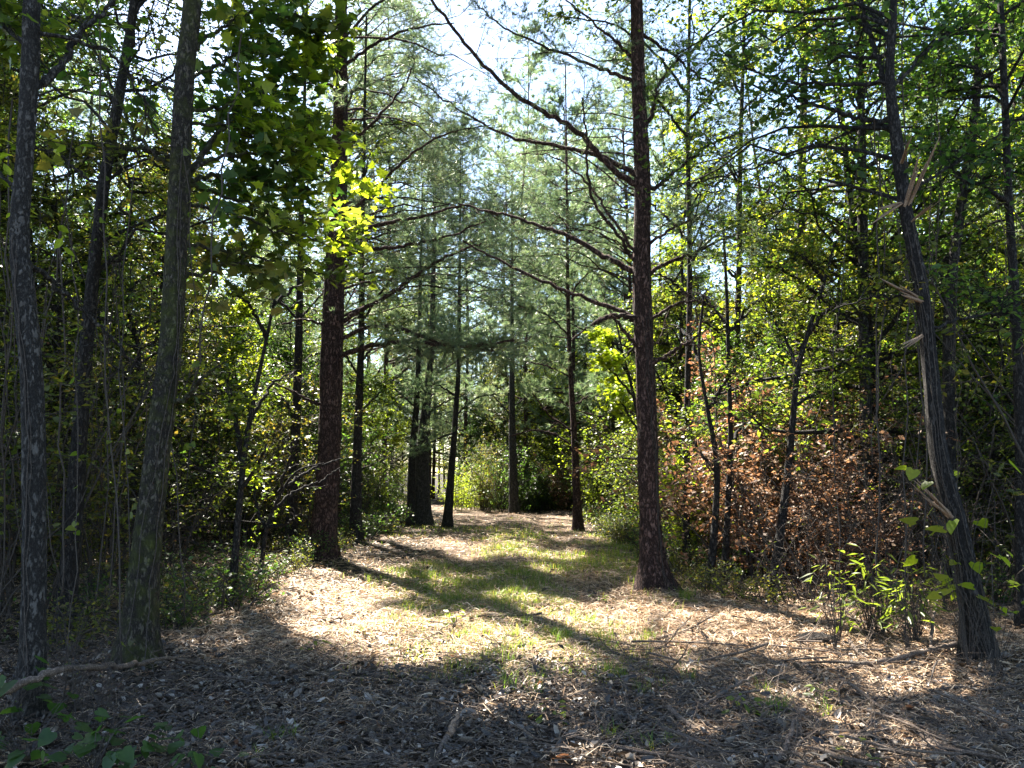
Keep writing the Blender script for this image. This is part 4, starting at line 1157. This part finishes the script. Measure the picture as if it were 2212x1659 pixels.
tag(obj('pine_straw', b.mesh('pine_straw', M['straw']), None, 'stuff'), 'tan fallen pine needles carpeting the path', 'pine straw')

# leaf litter as a mass
pt, u, v = floor_points(100000, 1120)
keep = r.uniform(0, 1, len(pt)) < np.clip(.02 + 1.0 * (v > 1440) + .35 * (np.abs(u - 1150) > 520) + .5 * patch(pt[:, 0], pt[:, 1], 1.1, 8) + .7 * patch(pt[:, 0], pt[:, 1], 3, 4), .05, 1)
pt = pt[keep]; n = len(pt)
pt[:, 2] += r.uniform(.002, .045, n)
d, nm = leaf_frames(r, n, None, .8, -.15)
b = Buf()
h = n // 3
CURL = (np.array([[0, 0, 0], [.3, .26, .16], [.7, .2, .14], [1, 0, .12], [.7, -.2, .1], [.3, -.26, .2], [.5, 0, -.02]]), [[6, i, (i + 1) % 6] for i in range(6)], None)
leaves(b, pt[:h], d[:h], nm[:h], r.uniform(.025, .065, h) * np.where(r.uniform(0, 1, h) < .2, 1.5, 1), CURL)
leaves(b, pt[h:], d[h:], nm[h:], r.uniform(.015, .045, n - h), DIAM)
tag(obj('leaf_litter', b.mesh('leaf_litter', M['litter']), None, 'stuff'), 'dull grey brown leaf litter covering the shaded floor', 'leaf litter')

# twig litter as a mass
pt, u, v = floor_points(13000, 1180)
keep = r.uniform(0, 1, len(pt)) < .25 + .6 * (v > 1400) + .5 * (u > 1500)
pt = pt[keep]; n = len(pt)
pt[:, 2] += r.uniform(.01, .05, n)
a = r.uniform(0, 2 * np.pi, n)
cv = curves(pt, np.column_stack([np.cos(a), np.sin(a) * .7, r.normal(.03, .12, n)]), r.uniform(.08, .45, n), 3, r, .16, -.02)
b = Buf(); tubes(b, cv, np.linspace(1, .5, 3)[None] * r.uniform(.0015, .005, (n, 1)), 3)
tag(obj('twig_litter', b.mesh('twig_litter', M['stick']), None, 'stuff'), 'broken thin twigs scattered over the floor', 'twigs')

# grass as a mass
pt, u, v = floor_points(100000, 1120, 1480, 700, 1500)
gz = np.exp(-((u - 1130) / 260) ** 4) * (.25 + 1.0 * ((v < 1320) & (v > 1140)) ) 
keep = r.uniform(0, 1, len(pt)) < np.clip(gz * (.55 + 1.3 * patch(pt[:, 0], pt[:, 1], .8, 5)), 0.02, 1)
pt = pt[keep]; n = len(pt)
def blades(buf, pt, hgt, wid, spread, r):
    n = len(pt)
    a = r.uniform(0, 2 * np.pi, n)
    out = np.column_stack([np.cos(a), np.sin(a), np.zeros(n)]); sd = np.column_stack([-np.sin(a), np.cos(a), np.zeros(n)])
    hg = hgt * r.uniform(.5, 1.2, (n, 1)); sprd = spread * r.uniform(.3, 1.2, (n, 1)); up = np.array([0, 0, 1.])
    v = np.stack([pt - sd * wid, pt + sd * wid, pt + out * hg * sprd * .4 + up * hg * .65 + sd * wid * .7, pt + out * hg * sprd + up * hg * .9, pt + out * hg * sprd * .4 + up * hg * .65 - sd * wid * .7], 1).reshape(-1, 3)
    o = np.arange(n)[:, None] * 5
    buf.add(v, np.hstack([o + 4, o + 2, o + 3]), np.hstack([o, o + 1, o + 2, o + 4]))
b = Buf(); blades(b, pt, .075 + .11 * np.clip(patch(pt[:, 0], pt[:, 1], 2.5, 7), 0, 1)[:, None], (.001 + .00022 * pt[:, 1:2]), .8, r)
tag(obj('grass', b.mesh('grass', M['grass']), None, 'stuff'), 'short thin grass growing along the middle of the path', 'grass')

# single grass tufts
tuft_me = []
for k in range(4):
    b = Buf(); n = 26
    q = np.column_stack([r.normal(0, .025, n), r.normal(0, .025, n), np.zeros(n)])
    blades(b, q, .17, .0028, .9, r); tuft_me.append(b.mesh('grass_tuft', M['grass']))
for k in range(130):
    if k % 5 == 0: cq, u, v = floor_points(1, 1225, 1640, 560, 1800) if k > 70 else floor_points(1, 1225, 1400, 800, 1400)
    q = cq + [[r.normal(0, .16), r.normal(0, .2), 0]]; q[0, 2] = ground_z(q[0, 0], q[0, 1])
    o = obj('grass_tuft', tuft_me[k % 4]); o.location = q[0]; o.rotation_euler = (0, 0, r.uniform(0, 6)); s = r.uniform(.3, 1.2); o.scale = (s, s, s * r.uniform(.6, 1.1))
    tag(o, f'small green grass tuft {"in the shade" if v > 1440 else "on the sunny path"} {below(q[0])}', 'grass tuft', 'grass tufts on the forest floor')

# single fallen leaves, the largest in view
leaf_me = []
for k in range(8):
    b = Buf()
    tv, t3, t4 = (CURL, OAK, MAPLE, HEART)[k % 4]
    tv = tv.copy(); tv[:, 2] += .25 * (tv[:, 0] - .5) ** 2 + r.normal(0, .04, len(tv)); tv[:, 0] -= .5
    b.add(tv, t3, t4); leaf_me.append(b.mesh('fallen_leaf', M['litter'] if k < 5 else M['leaf_brown']))
for k in range(280):
    q, u, v = floor_points(1, 1420, 1670, -20, 2230)
    o = obj('fallen_leaf', leaf_me[r.integers(0, 8)]); q[0, 2] += r.uniform(.02, .045); o.location = q[0]
    o.rotation_euler = (r.normal(0, .45), r.normal(0, .45), r.uniform(0, 6.28)); s = r.uniform(.05, .11); o.scale = (s, s, s)
    tag(o, f'dry fallen leaf {"at the bottom edge" if v > 1590 else "in the shade" if v > 1500 else "close to the sunlit strip"} {below(q[0])}', 'leaf', 'dry leaves on the forest floor')

# fallen sticks
def stick(pts, r0, r1, label, mat='stick', n1=3, group=None, name='fallen_stick', jag=0):
    pts = np.asarray(pts, float)
    path = catmull(pts, 6 * len(pts))
    path[1:-1] += r.normal(0, .006, (len(path) - 2, 3))
    off = pts.mean(0) * [1, 1, 0]
    root = thing(name, label, 'stick', off, group)
    b = Buf(); tubes(b, path, np.linspace(r0, r1, len(path)) * (1 + r.normal(0, .06, len(path))), 8)
    part('shaft', b, mat, root, off, True)
    if n1:
        tb = Buf(); twiggy(r, tb, path, n1, .25, 2, .1, .005, .003); part('twig', tb, mat, root, off)
    return root
def gp(u, v, h=.03):
    q = G(u, v); q[2] = float(ground_z(q[0], q[1])) + h
    return q
stick([P(-60, 1520, 4.6), P(0, 1498, 4.6), P(83, 1460, 4.65), P(150, 1444, 4.85), P(233, 1439, 5.2), P(300, 1433, 5.6), P(340, 1424, 6.0), P(385, 1422, 6.25), gp(430, 1448, .03)], .026, .011, 'long curved grey branch lying past the foot of the left trunks', n1=5, name='fallen_branch')
stick([gp(1790, 1448, .03), gp(1841, 1446, .05), gp(1951, 1436, .07), gp(2080, 1425, .06)], .018, .025, 'pale sunlit branch lying left of the foot of the leaning trunk', n1=5, name='fallen_branch')
stick([gp(920, 1672, .02), gp(950, 1640, .04), gp(985, 1600, .09)], .02, .022, 'short snapped branch with a splintered end at the bottom centre', n1=0, name='fallen_branch')
e = stick([gp(968, 1622, .075), gp(982, 1604, .1), gp(992, 1594, .13)], .02, .006, 'splintered orange wood at the tip of the snapped branch', 'split', 0, name='wood_splinter')
stick([gp(1205, 1535, .05), gp(1222, 1560, .03), gp(1250, 1592, .02)], .014, .008, 'pale broken twig pointing at the camera right of centre', n1=0)
stick([gp(1440, 1545, .03), gp(1520, 1525, .05), gp(1590, 1500, .09), gp(1650, 1480, .14)], .014, .008, 'dark stick propped up across the litter on the right', n1=3)
stick([gp(1490, 1625, .03), gp(1540, 1655, .04), gp(1600, 1690, .03)], .026, .022, 'thick pale stick cut by the bottom edge', n1=0)
stick([gp(1640, 1680, .03), gp(1690, 1640, .05), gp(1722, 1590, .12)], .022, .012, 'bent pale stick rising from the bottom right litter', n1=2)
stick([gp(1950, 1560, .04), gp(2000, 1600, .05), gp(2080, 1660, .04)], .02, .016, 'pale straight stick slanting to the bottom right corner', n1=3)
stick([gp(1450, 1555, .02), gp(1560, 1530, .04), gp(1700, 1540, .05), gp(1800, 1555, .02)], .01, .007, 'long thin dark stick lying level across the right litter', n1=4)
stick([gp(2040, 1610, .03), gp(2120, 1600, .05), gp(2215, 1588, .06)], .016, .012, 'pale stick pointing out of the right edge', n1=2)
stick([gp(320, 1600, .03), gp(400, 1560, .05), gp(450, 1545, .05), gp(490, 1550, .02)], .009, .006, 'thin pale bent twig in the left foreground', n1=2)
stick([gp(395, 1600, .03), gp(440, 1590, .03), gp(475, 1590, .02)], .022, .02, 'short pale chunk of wood on the left litter', n1=0)
stick([gp(2010, 1430, .03), gp(2030, 1370, .35), gp(2060, 1290, .7)], .015, .01, 'stick leaning against the foot of the leaning trunk', n1=3)
stick([gp(860, 1410, .03), gp(900, 1395, .05), gp(960, 1370, .08), gp(1010, 1350, .1)], .006, .004, 'thin twig lying across the sunlit straw', n1=2)
smes = []
for k in range(6):
    b = Buf()
    L0 = r.uniform(.3, .9)
    pth = curves(np.array([[-L0 / 2, 0, 0]]), np.array([[1, 0, 0.]]), np.array([L0]), 8, r, .09, 0); pth[..., 2] *= .35
    tubes(b, pth, np.linspace(1, .5, 8)[None] * r.uniform(.006, .013), 6)
    twiggy(r, b, pth[0], 3, .25, 2, .1, .004, .0025)
    smes.append(b.mesh('fallen_stick', M['stick'] if k != 3 else M['twig']))
for k in range(190):
    right = r.uniform() < .72
    q, u, v = floor_points(1, 1330, 1665, 1300 if right else 100, 2230 if right else 1300)
    o = obj('fallen_stick', smes[r.integers(0, 6)]); q[0, 2] += r.uniform(.02, .07); o.location = q[0]
    o.rotation_euler = (0, r.normal(0, .12), r.uniform(0, 6.28)); s = r.uniform(.7, 1.7 if right else 1.2); o.scale = (s, s, s)
    tag(o, f'dead stick {"close to the camera" if v > 1540 else "in mid foreground" if v > 1440 else "in the sunny litter"} {below(q[0])}', 'stick', 'dead sticks on the forest floor')

# dark stump lump on the sunlit straw
g = gp(1768, 1392, 0)
b = Buf()
th = np.linspace(0, np.pi / 2, 9)[:, None]; ph = np.linspace(0, 2 * np.pi, 22, endpoint=False)[None]
lx, ly, lz = np.cos(th) * np.cos(ph), np.cos(th) * np.sin(ph), np.sin(th) + 0 * ph
rr_ = 1 + .3 * noise3(lx * 2.3, ly * 2.3, lz * 2.3 + 3) + .12 * noise3(lx * 6, ly * 6, lz * 6)
vv = np.stack([lx * .22 * rr_, ly * .16 * rr_, lz * .14 * rr_ - .02], -1).reshape(-1, 3)
ix = np.arange(9 * 22).reshape(9, 22); nxx = np.roll(ix, -1, 1)
b.add(vv, None, np.stack([ix[:-1], nxx[:-1], nxx[1:], ix[1:]], -1).reshape(-1, 4))
o = obj('root_stump', b.mesh('root_stump', M['dark_bark'], None, True)); o.location = g
tag(o, 'low dark weathered stump in the sunlit straw on the right', 'stump')

# broad leaved plants whose leaves can be picked apart
def leafy_plant(base, n, spread, hgt, size, shape, mat, label, group, name='leafy_plant', lean=0.):
    root = thing(name, label, 'plant', base, group)
    b = Buf()
    a = r.uniform(0, 2 * np.pi, n); rad = spread * np.sqrt(r.uniform(.05, 1, n))
    tip = np.column_stack([np.cos(a) * rad + lean, np.sin(a) * rad, hgt * r.uniform(.3, 1, n)])
    t = np.linspace(0, 1, 5)[None, :, None]
    pth = tip[:, None] * t * np.array([1, 1, 0]) + np.array([0, 0, 1]) * (tip[:, None, 2:3] * np.sin(t * np.pi / 2))
    tubes(b, pth, np.full((n, 5), .0022), 3)
    part('stem', b, 'twig', root, None)
    mes = []
    for k in range(4):
        lb = Buf(); tv = shape[0].copy(); tv[:, 2] += r.normal(0, .03, len(tv)); lb.add(tv * size, shape[1], shape[2]); mes.append(lb.mesh('leaf', M[mat]))
    for k in range(n):
        o = obj('leaf', mes[k % 4], root); o.location = tip[k]
        o.rotation_euler = (r.normal(0, .35), r.normal(.25, .35), a[k] + r.normal(0, .5)); s = r.uniform(.6, 1.25); o.scale = (s, s, s)
    return root
for (u, v, n, spd, hg, sz, lb) in [(60, 1660, 34, .4, .3, .11, 'broad green leafy plant filling the bottom left corner'), (200, 1690, 26, .3, .25, .1, 'broad green plant right beside the bottom left corner plant'),
                                    (290, 1670, 16, .22, .2, .09, 'small broad leaved plant with a bright leaf near the bottom left'), (430, 1685, 16, .2, .2, .085, 'green plant at the bottom edge, rightmost of the bottom left row'),
                                    (-20, 1620, 24, .3, .45, .11, 'tall green plant cut by the left edge below the grey trunk')]:
    leafy_plant(gp(u, v, 0), n, spd, hg, sz, HEART, 'leaf_dark', lb, None)
for (u, v, Y, n, spd, hg, sz, lb) in [(2090, 1400, 6.4, 22, .4, 1.75, .13, 'tall plant with big backlit yellow green leaves right of the leaning trunk'), (2150, 1420, 6.2, 16, .35, 1.1, .11, 'yellow green leafy plant close to the right edge')]:
    g = P(u, v, Y); g[2] = float(ground_z(g[0], g[1]))
    leafy_plant(g, n, spd, hg, sz, HEART, 'leaf_yellow', lb, None)
for k in range(16):
    u = r.uniform(1800, 2120); v = r.uniform(1330, 1420)
    leafy_plant(gp(u, v, 0), 22, .22, r.uniform(.4, .9), .13, LANCE, 'leaf', 'slender plant with long narrow leaves in the shade near the leaning trunk', 'narrow leaved plants near the leaning trunk', 'narrow_leaved_plant')
leafy_plant(gp(982, 1365, 0), 12, .07, .24, .06, OVAL, 'leaf_yellow', 'tiny seedling with bright yellow leaves in the middle of the sunlit path', None, 'seedling')
for (u, v, lb) in [(1290, 1300, 'low green seedling at the grassy edge left of the tall pine foot'), (680, 1420, 'dark green seedling at the shaded edge on the left litter'), (1770, 1520, 'pale green seedling in the dappled litter on the right'),
                   (1600, 1545, 'flattened pale green sprig on the litter right of centre'), (1190, 1590, 'small seedling with one long pale leaf at the bottom centre'), (1860, 1660, 'small green plant at the bottom edge on the right'), (600, 1280, 'tall yellow green weed in the sun left of the path')]:
    leafy_plant(gp(u, v, 0), 14, .12, .16, .06, OVAL, 'leaf', lb, None, 'seedling')

# thin air between the trees
hz = bpy.data.materials.new('haze'); hz.use_nodes = True
ht = hz.node_tree; ht.nodes.clear()
ho = ht.nodes.new('ShaderNodeOutputMaterial'); hv = ht.nodes.new('ShaderNodeVolumePrincipled')
hv.inputs['Color'].default_value = (.86, .92, 1, 1); hv.inputs['Density'].default_value = HAZE; hv.inputs['Anisotropy'].default_value = .3
ht.links.new(hv.outputs[0], ho.inputs['Volume'])
b = Buf(); q = np.array([[x, y, z] for z in (-4., 32.) for y in (-75., 480.) for x in (-440., 440.)])
b.add(q, None, [[0, 2, 3, 1], [4, 5, 7, 6], [0, 1, 5, 4], [2, 6, 7, 3], [0, 4, 6, 2], [1, 3, 7, 5]])
hme = b.mesh('haze', hz)
if HAZE > 0: tag(obj('haze', hme, None, 'stuff'), 'thin pale haze in the air between the trees', 'haze')

# prototypes that were never set out are removed
for pr in dense + broad + small + pines + shrubs + bares + [dead] + lows:
    if not pr['used']:
        for k in KIDS[pr['root'].name]: bpy.data.objects.remove(k)
        bpy.data.objects.remove(pr['root'])
print('\nSTATS tris', sum(len(m.loops) - 2 * len(m.polygons) for m in bpy.data.meshes if m.users), 'objects', len(bpy.data.objects), 'trees', n_t, n_u, 'shrubs', n_s)
